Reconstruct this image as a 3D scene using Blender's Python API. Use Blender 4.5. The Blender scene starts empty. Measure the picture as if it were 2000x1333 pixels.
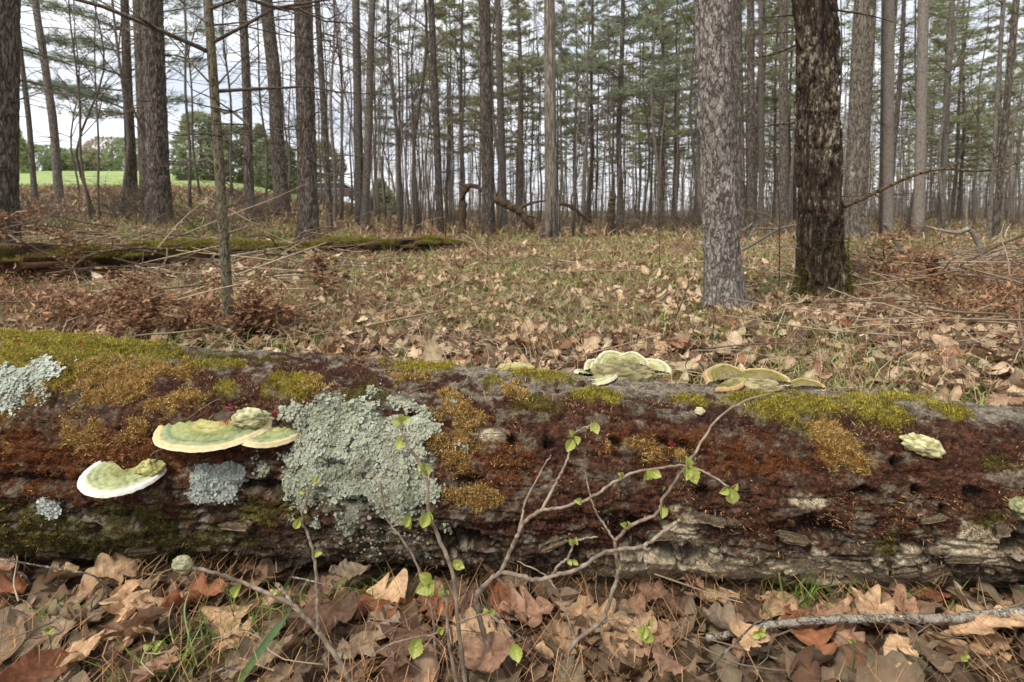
import bpy, math, random
import numpy as np
from mathutils import Vector, Matrix

random.seed(7)
RNG = np.random.default_rng(11)
SC = bpy.context.scene
COL = SC.collection

# ------------------------------------------------------------------ camera, sky, sun, exposure
CAM = np.array([0.0, 0.0, 0.70])
F = 1100.0                       # focal length in photograph pixels (2000 wide)
PITCH = math.radians(4.0)
PPY = 410.0 + F * math.tan(PITCH)    # row of the principal point (horizon sits at row 410)
cd = bpy.data.cameras.new("camera")
cam = bpy.data.objects.new("camera", cd)
COL.objects.link(cam)
cam.location = CAM
cam.rotation_euler = (math.pi / 2 - PITCH, 0, 0)
cd.sensor_width = 36.0
cd.lens = F * 36.0 / 2000.0
cd.shift_y = -(666.5 - PPY) / 2000.0
cd.clip_start = 0.02
cd.clip_end = 2000.0
cd.dof.use_dof = True
cd.dof.focus_distance = 1.15
cd.dof.aperture_fstop = 8.0
SC.camera = cam

SUN_EL, SUN_AZ = 50.0, 222.0     # degrees; azimuth from +Y clockwise: high behind the camera's left shoulder
world = bpy.data.worlds.new("World")
SC.world = world
world.use_nodes = True
wn, wl = world.node_tree.nodes, world.node_tree.links
bg = wn["Background"]
sky = wn.new("ShaderNodeTexSky")
sky.sky_type = 'NISHITA'
sky.sun_disc = False
sky.sun_elevation = math.radians(SUN_EL)
sky.sun_rotation = math.radians(SUN_AZ)
tc = wn.new("ShaderNodeTexCoord")
mp = wn.new("ShaderNodeMapping")
mp.inputs['Scale'].default_value = (1.6, 1.6, 4.0)
wl.new(tc.outputs['Generated'], mp.inputs['Vector'])
nz = wn.new("ShaderNodeTexNoise")
nz.inputs['Scale'].default_value = 2.2
nz.inputs['Detail'].default_value = 7.0
nz.inputs['Roughness'].default_value = 0.58
wl.new(mp.outputs['Vector'], nz.inputs['Vector'])
cr = wn.new("ShaderNodeValToRGB")          # cloud brightness
cr.color_ramp.elements[0].position = 0.38
cr.color_ramp.elements[0].color = (4.9, 5.3, 6.0, 1)
cr.color_ramp.elements[1].position = 0.66
cr.color_ramp.elements[1].color = (8.6, 8.7, 8.9, 1)
wl.new(nz.outputs['Fac'], cr.inputs['Fac'])
mx = wn.new("ShaderNodeMixRGB")
mx.inputs['Fac'].default_value = 0.92
wl.new(sky.outputs['Color'], mx.inputs['Color1'])
wl.new(cr.outputs['Color'], mx.inputs['Color2'])
wl.new(mx.outputs['Color'], bg.inputs['Color'])
bg.inputs['Strength'].default_value = 0.068

sd = bpy.data.lights.new("sun", 'SUN')
sun = bpy.data.objects.new("sun", sd)
COL.objects.link(sun)
sd.energy = 1.5
sd.angle = math.radians(10)
sd.color = (1.0, 0.96, 0.90)
_d = Vector((math.sin(math.radians(SUN_AZ)) * math.cos(math.radians(SUN_EL)),
             math.cos(math.radians(SUN_AZ)) * math.cos(math.radians(SUN_EL)),
             math.sin(math.radians(SUN_EL))))
sun.rotation_euler = _d.to_track_quat('Z', 'Y').to_euler()
sun.location = (-3, -4, 12)

SC.view_settings.view_transform = 'Standard'
SC.view_settings.look = 'None'
SC.view_settings.gamma = 1.0
SC.view_settings.use_curve_mapping = False
SC.view_settings.exposure = 1.40
SC.cycles.max_bounces = 6
SC.cycles.diffuse_bounces = 3
SC.cycles.transparent_max_bounces = 4

# ------------------------------------------------------------------ helpers
_cp, _sp = math.cos(math.pi / 2 - PITCH), math.sin(math.pi / 2 - PITCH)

def ray(px, py):
    xc = (px - 1000.0) / F
    yc = -(py - PPY) / F
    d = np.array([xc, yc * _cp + _sp, yc * _sp - _cp])
    return d / d[1]

def at(px, py, Y):
    """The point at distance Y ahead of the camera seen at photo pixel px, py."""
    return CAM + ray(px, py) * Y

def project(P):
    P = np.asarray(P, float) - CAM
    yc = P[..., 1] * _cp + P[..., 2] * _sp
    zc = P[..., 1] * _sp - P[..., 2] * _cp
    return 1000 + F * P[..., 0] / zc, PPY - F * yc / zc

def smooth(a, b, x):
    t = np.clip((np.asarray(x, float) - a) / (b - a), 0, 1)
    return t * t * (3 - 2 * t)

def srgb(*c):
    c = np.array(c, float) / 255.0
    return np.where(c <= 0.04045, c / 12.92, ((c + 0.055) / 1.055) ** 2.4)

def _hash(ix, iy, iz, seed):
    h = (ix.astype(np.uint32) * np.uint32(374761393) + iy.astype(np.uint32) * np.uint32(668265263)
         + iz.astype(np.uint32) * np.uint32(2147483647) + np.uint32(seed * 974711 + 12345))
    h = (h ^ (h >> np.uint32(13))) * np.uint32(1274126177)
    h = (h ^ (h >> np.uint32(16))) * np.uint32(2246822519)
    h = h ^ (h >> np.uint32(15))
    return h.astype(np.float32) / np.float32(4294967295.0)

def vnoise(x, y, z=None, seed=0):
    x = np.asarray(x, np.float32); y = np.asarray(y, np.float32)
    z = np.zeros_like(x) if z is None else np.asarray(z, np.float32)
    x, y, z = np.broadcast_arrays(x, y, z)
    fx, fy, fz = np.floor(x), np.floor(y), np.floor(z)
    ix, iy, iz = (fx.astype(np.int64) & 0xffffffff), (fy.astype(np.int64) & 0xffffffff), (fz.astype(np.int64) & 0xffffffff)
    tx, ty, tz = x - fx, y - fy, z - fz
    tx = tx * tx * (3 - 2 * tx); ty = ty * ty * (3 - 2 * ty); tz = tz * tz * (3 - 2 * tz)
    r = 0
    with np.errstate(over='ignore'):
        for dx in (0, 1):
            for dy in (0, 1):
                for dz in (0, 1):
                    w = (tx if dx else 1 - tx) * (ty if dy else 1 - ty) * (tz if dz else 1 - tz)
                    r = r + w * _hash(ix + dx, iy + dy, iz + dz, seed)
    return r

def fbm(x, y, z=None, seed=0, oct=4, gain=0.5):
    x = np.asarray(x, np.float32); y = np.asarray(y, np.float32)
    z = np.zeros_like(x) if z is None else np.asarray(z, np.float32)
    s, a, t, f = 0, 1.0, 0, 1.0
    for o in range(oct):
        s = s + a * vnoise(x * f + 17.3 * o, y * f - 9.1 * o, z * f + 4.7 * o, seed + o)
        t += a; a *= gain; f *= 2.03
    return s / t

class MB:
    """Collects vertices, faces and per-vertex colours; build() links them as ONE mesh object."""
    def __init__(self):
        self.v, self.q, self.t, self.c, self.n = [], [], [], [], 0
    def add(self, v, quads=None, tris=None, col=None):
        v = np.asarray(v, np.float32).reshape(-1, 3)
        self.v.append(v)
        if quads is not None and len(quads): self.q.append(np.asarray(quads, np.int64).reshape(-1, 4) + self.n)
        if tris is not None and len(tris): self.t.append(np.asarray(tris, np.int64).reshape(-1, 3) + self.n)
        c = np.ones((len(v), 3), np.float32)
        if col is not None: c[:] = col
        self.c.append(c)
        self.n += len(v)
        return self
    def mesh(self, name, mats=(), smooth_shade=True):
        v = np.concatenate(self.v) if self.v else np.zeros((0, 3), np.float32)
        q = np.concatenate(self.q) if self.q else np.zeros((0, 4), np.int64)
        t = np.concatenate(self.t) if self.t else np.zeros((0, 3), np.int64)
        me = bpy.data.meshes.new(name)
        me.vertices.add(len(v)); me.vertices.foreach_set('co', v.ravel())
        me.loops.add(q.size + t.size); me.polygons.add(len(q) + len(t))
        me.loops.foreach_set('vertex_index', np.concatenate([q.ravel(), t.ravel()]).astype(np.int32))
        ls = np.concatenate([np.arange(len(q)) * 4, q.size + np.arange(len(t)) * 3]).astype(np.int32)
        me.polygons.foreach_set('loop_start', ls)
        if smooth_shade: me.polygons.foreach_set('use_smooth', np.ones(len(q) + len(t), bool))
        me.update(calc_edges=True)
        a = me.color_attributes.new('col', 'FLOAT_COLOR', 'POINT')
        c = np.ones((len(v), 4), np.float32); c[:, :3] = np.concatenate(self.c) if self.c else 1
        a.data.foreach_set('color', c.ravel())
        for m in (mats if isinstance(mats, (list, tuple)) else [mats]): me.materials.append(m)
        return me
    def build(self, name, mat, parent=None, smooth_shade=True, loc=None):
        return link(name, self.mesh(name, mat, smooth_shade), parent, loc)

def link(name, me, parent=None, loc=None):
    o = bpy.data.objects.new(name, me)
    COL.objects.link(o)
    if parent is not None: o.parent = parent
    if loc is not None: o.location = loc
    return o

def tag(o, label=None, cat=None, group=None, kind=None):
    if label: o['label'] = label
    if cat: o['category'] = cat
    if group: o['group'] = group
    if kind: o['kind'] = kind
    return o

def thing(name, label, cat, loc=(0, 0, 0), group=None, rz=0.0):
    o = bpy.data.objects.new(name, None)
    o.empty_display_size = 0.1
    COL.objects.link(o)
    o.location = tuple(float(a) for a in loc)
    o.rotation_euler = (0, 0, rz)
    return tag(o, label, cat, group)

def copy_tree(o, parent=None):
    c = o.copy(); COL.objects.link(c)
    if parent is not None: c.parent = parent
    for ch in list(o.children): copy_tree(ch, c)
    return c

def unit(v):
    v = np.asarray(v, float)
    return v / np.maximum(np.linalg.norm(v, axis=-1, keepdims=True), 1e-9)

def frames(P):
    P = np.asarray(P, float)
    T = np.gradient(P, axis=0)
    T = unit(T)
    ref = np.array([0.31, 0.17, 0.93]) if abs(T[:, 2]).mean() < 0.7 else np.array([0.97, 0.19, 0.1])
    A = unit(np.cross(T, ref))
    B = np.cross(T, A)
    return T, A, B

def tube(mb, P, R, sides=6, col=None, cap=True):
    P = np.asarray(P, float); k = len(P)
    R = np.broadcast_to(np.asarray(R, float), (k,))
    T, A, B = frames(P)
    th = np.arange(sides) * 2 * math.pi / sides
    ring = (A[:, None] * np.cos(th)[None, :, None] + B[:, None] * np.sin(th)[None, :, None]) * R[:, None, None]
    V = (P[:, None] + ring).reshape(-1, 3)
    i = np.arange(k - 1)[:, None] * sides; j = np.arange(sides)[None]; j2 = (j + 1) % sides
    q = np.stack([i + j, i + j2, i + sides + j2, i + sides + j], -1).reshape(-1, 4)
    tr = None
    if cap:
        V = np.vstack([V, P[:1] - T[:1] * R[0] * 0.4, P[-1:] + T[-1:] * R[-1] * 0.4])
        a, b = k * sides, k * sides + 1
        jj = np.arange(sides); jn = (jj + 1) % sides
        tr = np.vstack([np.stack([np.full(sides, a), jn, jj], -1),
                        np.stack([np.full(sides, b), (k - 1) * sides + jj, (k - 1) * sides + jn], -1)])
    mb.add(V, q, tr, col if col is None or np.ndim(col) == 1 else col)

def spline(P, n):
    """Catmull-Rom through the points, n samples."""
    P = np.asarray(P, float)
    if len(P) == 2: P = np.array([P[0], (P[0] + P[1]) / 2, P[1]])
    Q = np.vstack([2 * P[0] - P[1], P, 2 * P[-1] - P[-2]])
    m = len(P) - 1
    t = np.linspace(0, m - 1e-6, n); i = t.astype(int); f = (t - i)[:, None]
    a, b, c, d = Q[i], Q[i + 1], Q[i + 2], Q[i + 3]
    return 0.5 * (2 * b + (c - a) * f + (2 * a - 5 * b + 4 * c - d) * f ** 2 + (3 * b - a - 3 * c + d) * f ** 3)

def rot_yaw_tilt(n, tilt, rng):
    """Random rotation matrices: a yaw about z after a random tilt."""
    yaw = rng.uniform(0, 2 * math.pi, n); ax = rng.uniform(0, 2 * math.pi, n)
    t = rng.normal(0, tilt, n)
    k = np.stack([np.cos(ax), np.sin(ax), np.zeros(n)], -1)
    c, s = np.cos(t)[:, None, None], np.sin(t)[:, None, None]
    K = np.zeros((n, 3, 3)); K[:, 0, 1] = -k[:, 2]; K[:, 0, 2] = k[:, 1]; K[:, 1, 0] = k[:, 2]; K[:, 1, 2] = -k[:, 0]; K[:, 2, 0] = -k[:, 1]; K[:, 2, 1] = k[:, 0]
    R = np.eye(3)[None] + s * K + (1 - c) * (K @ K)
    Z = np.zeros((n, 3, 3)); Z[:, 0, 0] = np.cos(yaw); Z[:, 0, 1] = -np.sin(yaw); Z[:, 1, 0] = np.sin(yaw); Z[:, 1, 1] = np.cos(yaw); Z[:, 2, 2] = 1
    return R @ Z

def scatter(mb, tv, tq, tt, M, pos, col, tcol=None):
    """Adds len(pos) copies of a template mesh."""
    n, m = len(pos), len(tv)
    V = np.einsum('nij,mj->nmi', M, tv) + pos[:, None]
    C = np.repeat(col[:, None, :], m, 1)
    if tcol is not None: C = C * tcol[None, :, None]
    off = (np.arange(n) * m)[:, None, None]
    q = (tq[None] + off).reshape(-1, 4) if tq is not None and len(tq) else None
    t = (tt[None] + off).reshape(-1, 3) if tt is not None and len(tt) else None
    mb.add(V.reshape(-1, 3), q, t, C.reshape(-1, 3))

def blades(mb, base, d, L, W, col, side=None, bend=None, segs=1):
    """Thin tapered blades from base along d; segs 1 = one triangle, 2 = a bent quad and a tip."""
    n = len(base)
    L = np.broadcast_to(L, (n,))[:, None]; W = np.broadcast_to(W, (n,))[:, None]
    if side is None:
        side = unit(np.cross(d, unit(RNG.normal(size=(n, 3)))))
    if segs == 1:
        V = np.stack([base - side * W / 2, base + side * W / 2, base + d * L], 1)
        t = np.arange(n * 3).reshape(n, 3)
        mb.add(V.reshape(-1, 3), None, t, np.repeat(col, 3, 0))
    else:
        mid = base + d * L * 0.55
        tip = base + d * L * 0.85 + bend * L * 0.45
        V = np.stack([base - side * W / 2, base + side * W / 2, mid + side * W * 0.42, mid - side * W * 0.42, tip], 1)
        o = (np.arange(n) * 5)[:, None]
        mb.add(V.reshape(-1, 3), o + np.array([[0, 1, 2, 3]]), o + np.array([[3, 2, 4]]), np.repeat(col, 5, 0))

def mixc(a, b, f):
    f = np.asarray(f)[..., None]
    return a * (1 - f) + b * f

def grid_faces(nu, nv, wrap=False):
    i = np.arange(nu - 1)[:, None] * nv
    j = np.arange(nv if wrap else nv - 1)[None]
    j2 = (j + 1) % nv
    return np.stack([i + j, i + j2, i + nv + j2, i + nv + j], -1).reshape(-1, 4)

# ------------------------------------------------------------------ materials
def new_mat(name):
    m = bpy.data.materials.new(name); m.use_nodes = True
    nt = m.node_tree
    return m, nt, nt.nodes, nt.links, nt.nodes['Principled BSDF']

def attr_mat(name, rough=0.85, spec=0.2, trans=0.0, vary=0.25, scale=60.0, bump=0.0, bscale=200.0, detail=4):
    """Colour from the mesh's own colour attribute with fine noise; optional light through thin leaves."""
    m, nt, N, L, p = new_mat(name)
    a = N.new('ShaderNodeAttribute'); a.attribute_name = 'col'
    t = N.new('ShaderNodeTexCoord')
    n = N.new('ShaderNodeTexNoise'); n.inputs['Scale'].default_value = scale; n.inputs['Detail'].default_value = detail; n.inputs['Roughness'].default_value = 0.65
    L.new(t.outputs['Object'], n.inputs['Vector'])
    mr = N.new('ShaderNodeMapRange'); mr.inputs['From Min'].default_value = 0.3; mr.inputs['From Max'].default_value = 0.7
    mr.inputs['To Min'].default_value = 1 - vary; mr.inputs['To Max'].default_value = 1 + vary
    L.new(n.outputs['Fac'], mr.inputs['Value'])
    mu = N.new('ShaderNodeVectorMath'); mu.operation = 'MULTIPLY'
    L.new(a.outputs['Color'], mu.inputs[0]); L.new(mr.outputs['Result'], mu.inputs[1])
    L.new(mu.outputs['Vector'], p.inputs['Base Color'])
    p.inputs['Roughness'].default_value = rough
    p.inputs['Specular IOR Level'].default_value = spec
    if bump > 0:
        n2 = N.new('ShaderNodeTexNoise'); n2.inputs['Scale'].default_value = bscale; n2.inputs['Detail'].default_value = 6; n2.inputs['Roughness'].default_value = 0.7
        L.new(t.outputs['Object'], n2.inputs['Vector'])
        b = N.new('ShaderNodeBump'); b.inputs['Strength'].default_value = bump; b.inputs['Distance'].default_value = 0.01
        L.new(n2.outputs['Fac'], b.inputs['Height']); L.new(b.outputs['Normal'], p.inputs['Normal'])
    if trans > 0:
        tr = N.new('ShaderNodeBsdfTranslucent'); L.new(mu.outputs['Vector'], tr.inputs['Color'])
        ms = N.new('ShaderNodeMixShader'); ms.inputs['Fac'].default_value = trans
        L.new(p.outputs['BSDF'], ms.inputs[1]); L.new(tr.outputs['BSDF'], ms.inputs[2])
        L.new(ms.outputs['Shader'], N['Material Output'].inputs['Surface'])
    return m

def bark_mat(name, dark, mid, light, plate=(14, 14, 5), crack=0.10, bump=0.6, speck=None, speck_amt=0.0, speck_scale=9.0, tint=None, use_attr=False, rnd=0.0):
    """Bark: stretched cells give plates with dark fissures, noise gives grain, spots give lichen."""
    m, nt, N, L, p = new_mat(name)
    t = N.new('ShaderNodeTexCoord')
    oi = N.new('ShaderNodeObjectInfo')
    va = N.new('ShaderNodeVectorMath'); va.operation = 'MULTIPLY_ADD'
    va.inputs[1].default_value = (1, 1, 1)
    sc_ = N.new('ShaderNodeVectorMath'); sc_.operation = 'SCALE'; sc_.inputs['Scale'].default_value = 1.0
    mm = N.new('ShaderNodeMath'); mm.operation = 'MULTIPLY'; mm.inputs[1].default_value = 37.0
    L.new(oi.outputs['Random'], mm.inputs[0])
    L.new(t.outputs['Object'], va.inputs[0]); L.new(mm.outputs[0], va.inputs[2])
    mapp = N.new('ShaderNodeMapping'); mapp.inputs['Scale'].default_value = plate
    L.new(va.outputs[0], mapp.inputs['Vector'])
    dn = N.new('ShaderNodeTexNoise'); dn.inputs['Scale'].default_value = 1.7; dn.inputs['Detail'].default_value = 4
    L.new(mapp.outputs[0], dn.inputs['Vector'])
    ad = N.new('ShaderNodeMixRGB'); ad.blend_type = 'ADD'; ad.inputs['Fac'].default_value = 0.7
    L.new(mapp.outputs[0], ad.inputs['Color1']); L.new(dn.outputs['Color'], ad.inputs['Color2'])
    def fissure(scale, det, width, vec):
        n_ = N.new('ShaderNodeTexNoise'); n_.inputs['Scale'].default_value = scale; n_.inputs['Detail'].default_value = det; n_.inputs['Roughness'].default_value = 0.55
        L.new(vec, n_.inputs['Vector'])
        s1 = N.new('ShaderNodeMath'); s1.operation = 'SUBTRACT'; s1.inputs[1].default_value = 0.5; L.new(n_.outputs['Fac'], s1.inputs[0])
        s2 = N.new('ShaderNodeMath'); s2.operation = 'ABSOLUTE'; L.new(s1.outputs[0], s2.inputs[0])
        r_ = N.new('ShaderNodeMapRange'); r_.interpolation_type = 'SMOOTHSTEP'; r_.inputs['From Min'].default_value = 0.0; r_.inputs['From Max'].default_value = width
        L.new(s2.outputs[0], r_.inputs['Value']); return r_
    fa = fissure(1.0, 2.5, crack * 1.1, mapp.outputs[0]); fb = fissure(2.3, 3.0, crack * 0.9, ad.outputs[0])
    fbm_ = N.new('ShaderNodeMapRange'); fbm_.inputs['To Min'].default_value = 0.45; L.new(fb.outputs[0], fbm_.inputs['Value'])
    r1 = N.new('ShaderNodeMath'); r1.operation = 'MULTIPLY'; L.new(fa.outputs[0], r1.inputs[0]); L.new(fbm_.outputs[0], r1.inputs[1])
    gn = N.new('ShaderNodeTexNoise'); gn.inputs['Scale'].default_value = 3.1; gn.inputs['Detail'].default_value = 8; gn.inputs['Roughness'].default_value = 0.7
    L.new(mapp.outputs[0], gn.inputs['Vector'])
    rg = N.new('ShaderNodeMapRange'); rg.inputs['From Min'].default_value = 0.34; rg.inputs['From Max'].default_value = 0.66
    L.new(gn.outputs['Fac'], rg.inputs['Value'])
    c1 = N.new('ShaderNodeMixRGB'); c1.inputs['Color1'].default_value = (*mid, 1); c1.inputs['Color2'].default_value = (*light, 1)
    L.new(rg.outputs[0], c1.inputs['Fac'])
    c2 = N.new('ShaderNodeMixRGB'); c2.inputs['Color1'].default_value = (*dark, 1)
    L.new(r1.outputs[0], c2.inputs['Fac']); L.new(c1.outputs[0], c2.inputs['Color2'])
    out = c2.outputs[0]
    if speck is not None:
        sn = N.new('ShaderNodeTexNoise'); sn.inputs['Scale'].default_value = speck_scale; sn.inputs['Detail'].default_value = 7; sn.inputs['Roughness'].default_value = 0.72
        sm = N.new('ShaderNodeMapping'); sm.inputs['Scale'].default_value = (1, 1, 0.45)
        L.new(va.outputs[0], sm.inputs['Vector']); L.new(sm.outputs[0], sn.inputs['Vector'])
        sb = N.new('ShaderNodeTexNoise'); sb.inputs['Scale'].default_value = 2.6; sb.inputs['Detail'].default_value = 4
        L.new(va.outputs[0], sb.inputs['Vector'])
        sr = N.new('ShaderNodeMapRange'); sr.inputs['From Min'].default_value = 0.62 - speck_amt; sr.inputs['From Max'].default_value = 0.68 - speck_amt
        sx_ = N.new('ShaderNodeMath'); sx_.operation = 'MULTIPLY_ADD'; sx_.inputs[1].default_value = 0.45
        L.new(sb.outputs['Fac'], sx_.inputs[0]); L.new(sn.outputs['Fac'], sx_.inputs[2])
        sy_ = N.new('ShaderNodeMath'); sy_.operation = 'SUBTRACT'; sy_.inputs[1].default_value = 0.225; L.new(sx_.outputs[0], sy_.inputs[0])
        L.new(sy_.outputs[0], sr.inputs['Value'])
        c3 = N.new('ShaderNodeMixRGB'); c3.inputs['Color2'].default_value = (*speck, 1)
        L.new(sr.outputs[0], c3.inputs['Fac']); L.new(out, c3.inputs['Color1']); out = c3.outputs[0]
    if use_attr:
        a = N.new('ShaderNodeAttribute'); a.attribute_name = 'col'
        mu = N.new('ShaderNodeVectorMath'); mu.operation = 'MULTIPLY'
        L.new(out, mu.inputs[0]); L.new(a.outputs['Color'], mu.inputs[1]); out = mu.outputs[0]
    if rnd > 0:
        hv = N.new('ShaderNodeHueSaturation')
        r2 = N.new('ShaderNodeMapRange'); r2.inputs['To Min'].default_value = 1 - rnd; r2.inputs['To Max'].default_value = 1 + rnd
        L.new(oi.outputs['Random'], r2.inputs['Value']); L.new(r2.outputs[0], hv.inputs['Value'])
        L.new(out, hv.inputs['Color']); out = hv.outputs[0]
    L.new(out, p.inputs['Base Color'])
    p.inputs['Roughness'].default_value = 0.9; p.inputs['Specular IOR Level'].default_value = 0.15
    hm = N.new('ShaderNodeMath'); hm.operation = 'MULTIPLY_ADD'; hm.inputs[1].default_value = 0.7
    gh = N.new('ShaderNodeMath'); gh.operation = 'MULTIPLY'; gh.inputs[1].default_value = 0.5
    L.new(gn.outputs['Fac'], gh.inputs[0]); L.new(r1.outputs[0], hm.inputs[0]); L.new(gh.outputs[0], hm.inputs[2])
    b = N.new('ShaderNodeBump'); b.inputs['Strength'].default_value = bump; b.inputs['Distance'].default_value = 0.02
    L.new(hm.outputs[0], b.inputs['Height']); L.new(b.outputs['Normal'], p.inputs['Normal'])
    return m

M_PINE = bark_mat('pine_bark', srgb(60, 52, 45), srgb(104, 94, 83), srgb(146, 135, 121), (22, 22, 5), 0.10, 0.9, srgb(150, 156, 142), -0.09, 14, use_attr=True, rnd=0.18)
M_FLAKY = bark_mat('flaky_pine_bark', srgb(80, 71, 64), srgb(130, 121, 111), srgb(172, 164, 153), (27, 27, 10), 0.075, 0.8, srgb(190, 181, 172), -0.04, 45, use_attr=True)
M_OAK = bark_mat('oak_bark', srgb(38, 30, 22), srgb(74, 61, 47), srgb(112, 98, 80), (34, 34, 7), 0.11, 1.0, srgb(140, 129, 110), 0.05, 40, use_attr=True)
M_LICHENY = bark_mat('lichen_spotted_bark', srgb(60, 52, 44), srgb(112, 101, 88), srgb(146, 136, 122), (26, 26, 6), 0.07, 0.7, srgb(160, 166, 150), 0.0, 9, use_attr=True)
M_SMOOTH = bark_mat('smooth_pinkish_bark', srgb(84, 76, 68), srgb(118, 108, 98), srgb(146, 136, 124), (30, 30, 9), 0.04, 0.3, srgb(160, 156, 150), -0.04, 6)
M_SAPLING = bark_mat('sapling_bark', srgb(52, 46, 36), srgb(92, 84, 65), srgb(130, 122, 99), (40, 40, 16), 0.05, 0.4, srgb(158, 158, 140), -0.02, 22)
M_SNAG = bark_mat('bleached_wood', srgb(84, 76, 65), srgb(146, 135, 118), srgb(182, 171, 153), (26, 26, 1.8), 0.09, 0.9, srgb(118, 110, 98), 0.02, 5)
M_GREYTREE = bark_mat('grey_tree_bark', srgb(60, 54, 47), srgb(102, 94, 84), srgb(138, 129, 117), (34, 34, 10), 0.06, 0.5, rnd=0.28)
M_TWIG = bark_mat('dead_twig', srgb(48, 40, 34), srgb(92, 80, 68), srgb(128, 115, 100), (60, 60, 30), 0.05, 0.2, rnd=0.22)
M_DARKWOOD = bark_mat('dark_rotten_wood', srgb(38, 29, 22), srgb(80, 64, 49), srgb(124, 104, 80), (20, 20, 20), 0.06, 0.5)
M_STICK = bark_mat('weathered_stick', srgb(70, 62, 52), srgb(118, 108, 94), srgb(160, 150, 136), (60, 60, 60), 0.05, 0.3, srgb(176, 182, 166), 0.03, 60)
M_NEEDLE = attr_mat('pine_needles', 0.7, 0.2, 0.40, 0.2, 1.5)
M_STUFF = attr_mat('dry_plant_matter', 0.8, 0.2, 0.2, 0.2, 30)
M_LEAFLITTER = attr_mat('leaf_litter', 0.75, 0.25, 0.15, 0.30, 45, 0.35, 160)
M_GREEN = attr_mat('fresh_leaf', 0.5, 0.4, 0.35, 0.15, 80)
M_LOG = attr_mat('log_bark', 0.92, 0.12, 0, 0.60, 230, 1.0, 330, 8)
def add_specks(m, scale, lo, hi, col, amt):
    # grit and lichen crumbs: small pale flecks over the surface
    N, L = m.node_tree.nodes, m.node_tree.links; p = N['Principled BSDF']
    src = p.inputs['Base Color'].links[0].from_socket
    t = N.new('ShaderNodeTexCoord'); n = N.new('ShaderNodeTexNoise'); n.inputs['Scale'].default_value = scale; n.inputs['Detail'].default_value = 5; n.inputs['Roughness'].default_value = .75
    L.new(t.outputs['Object'], n.inputs['Vector'])
    r = N.new('ShaderNodeMapRange'); r.inputs['From Min'].default_value = lo; r.inputs['From Max'].default_value = hi; r.inputs['To Max'].default_value = amt
    L.new(n.outputs['Fac'], r.inputs['Value'])
    x = N.new('ShaderNodeMixRGB'); L.new(r.outputs[0], x.inputs['Fac']); L.new(src, x.inputs['Color1']); x.inputs['Color2'].default_value = (*col, 1)
    L.new(x.outputs[0], p.inputs['Base Color'])
add_specks(M_LOG, 120, .58, .68, srgb(176, 150, 118), .65)
add_specks(M_LOG, 75, .60, .68, srgb(34, 25, 20), .6)
M_MOSS = attr_mat('moss', 0.9, 0.1, 0.25, 0.2, 150)
M_LICHEN = attr_mat('lichen', 0.95, 0.05, 0.0, 0.16, 400, 0.4, 500)
M_FUNGUS = attr_mat('bracket_fungus', 0.85, 0.15, 0.0, 0.16, 130, 0.3, 260)
M_SHRUBBARK = attr_mat('shrub_bark', 0.7, 0.25, 0.0, 0.22, 240, 0.2, 500)

# ------------------------------------------------------------------ terrain
_LY = np.array([-50, 0, 3, 5, 7, 9, 11, 14, 18, 22, 30, 40, 60, 80, 100, 140, 400.])
_LZ = np.array([0, 0, 0.0, .08, .22, .36, .50, .82, 1.12, 1.38, 1.9, 2.6, 4.5, 6.1, 6.4, 6.4, 6.4])
def ground_z(X, Y):
    """Flat wood to the right, rising to a field on a hill to the left."""
    X = np.asarray(X, float); Y = np.asarray(Y, float)
    u = X / np.maximum(Y, 1.0)
    w = smooth(0.14, 0.56, -u)
    zl = 0.25 * (np.interp(Y - 1, _LY, _LZ) + 2 * np.interp(Y, _LY, _LZ) + np.interp(Y + 1, _LY, _LZ))
    far = smooth(4, 14, Y)
    return (w * zl + 0.05 * (fbm(X * 0.35 + 3, Y * 0.35, seed=5, oct=3) - 0.5) * (0.3 + far)
            + 0.03 * (fbm(X * 1.9, Y * 1.9, seed=8, oct=3) - 0.5))

def ground_hit(px, py):
    d = ray(px, py)
    Y = np.concatenate([np.linspace(0.4, 12, 1200), np.linspace(12, 140, 3000)])
    P = CAM[None] + d[None] * Y[:, None]
    k = np.argmax(P[:, 2] <= ground_z(P[:, 0], P[:, 1]))
    y = Y[k] if P[k, 2] <= ground_z(P[k, 0], P[k, 1]) else 140.0
    p = CAM + d * y
    p[2] = float(ground_z(p[0], p[1]))
    return p

def on_ground(px, Y):
    X = (px - 1000.0) / F * Y * (1.0 - 0.0)
    return np.array([X, Y, float(ground_z(X, Y))])

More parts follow.
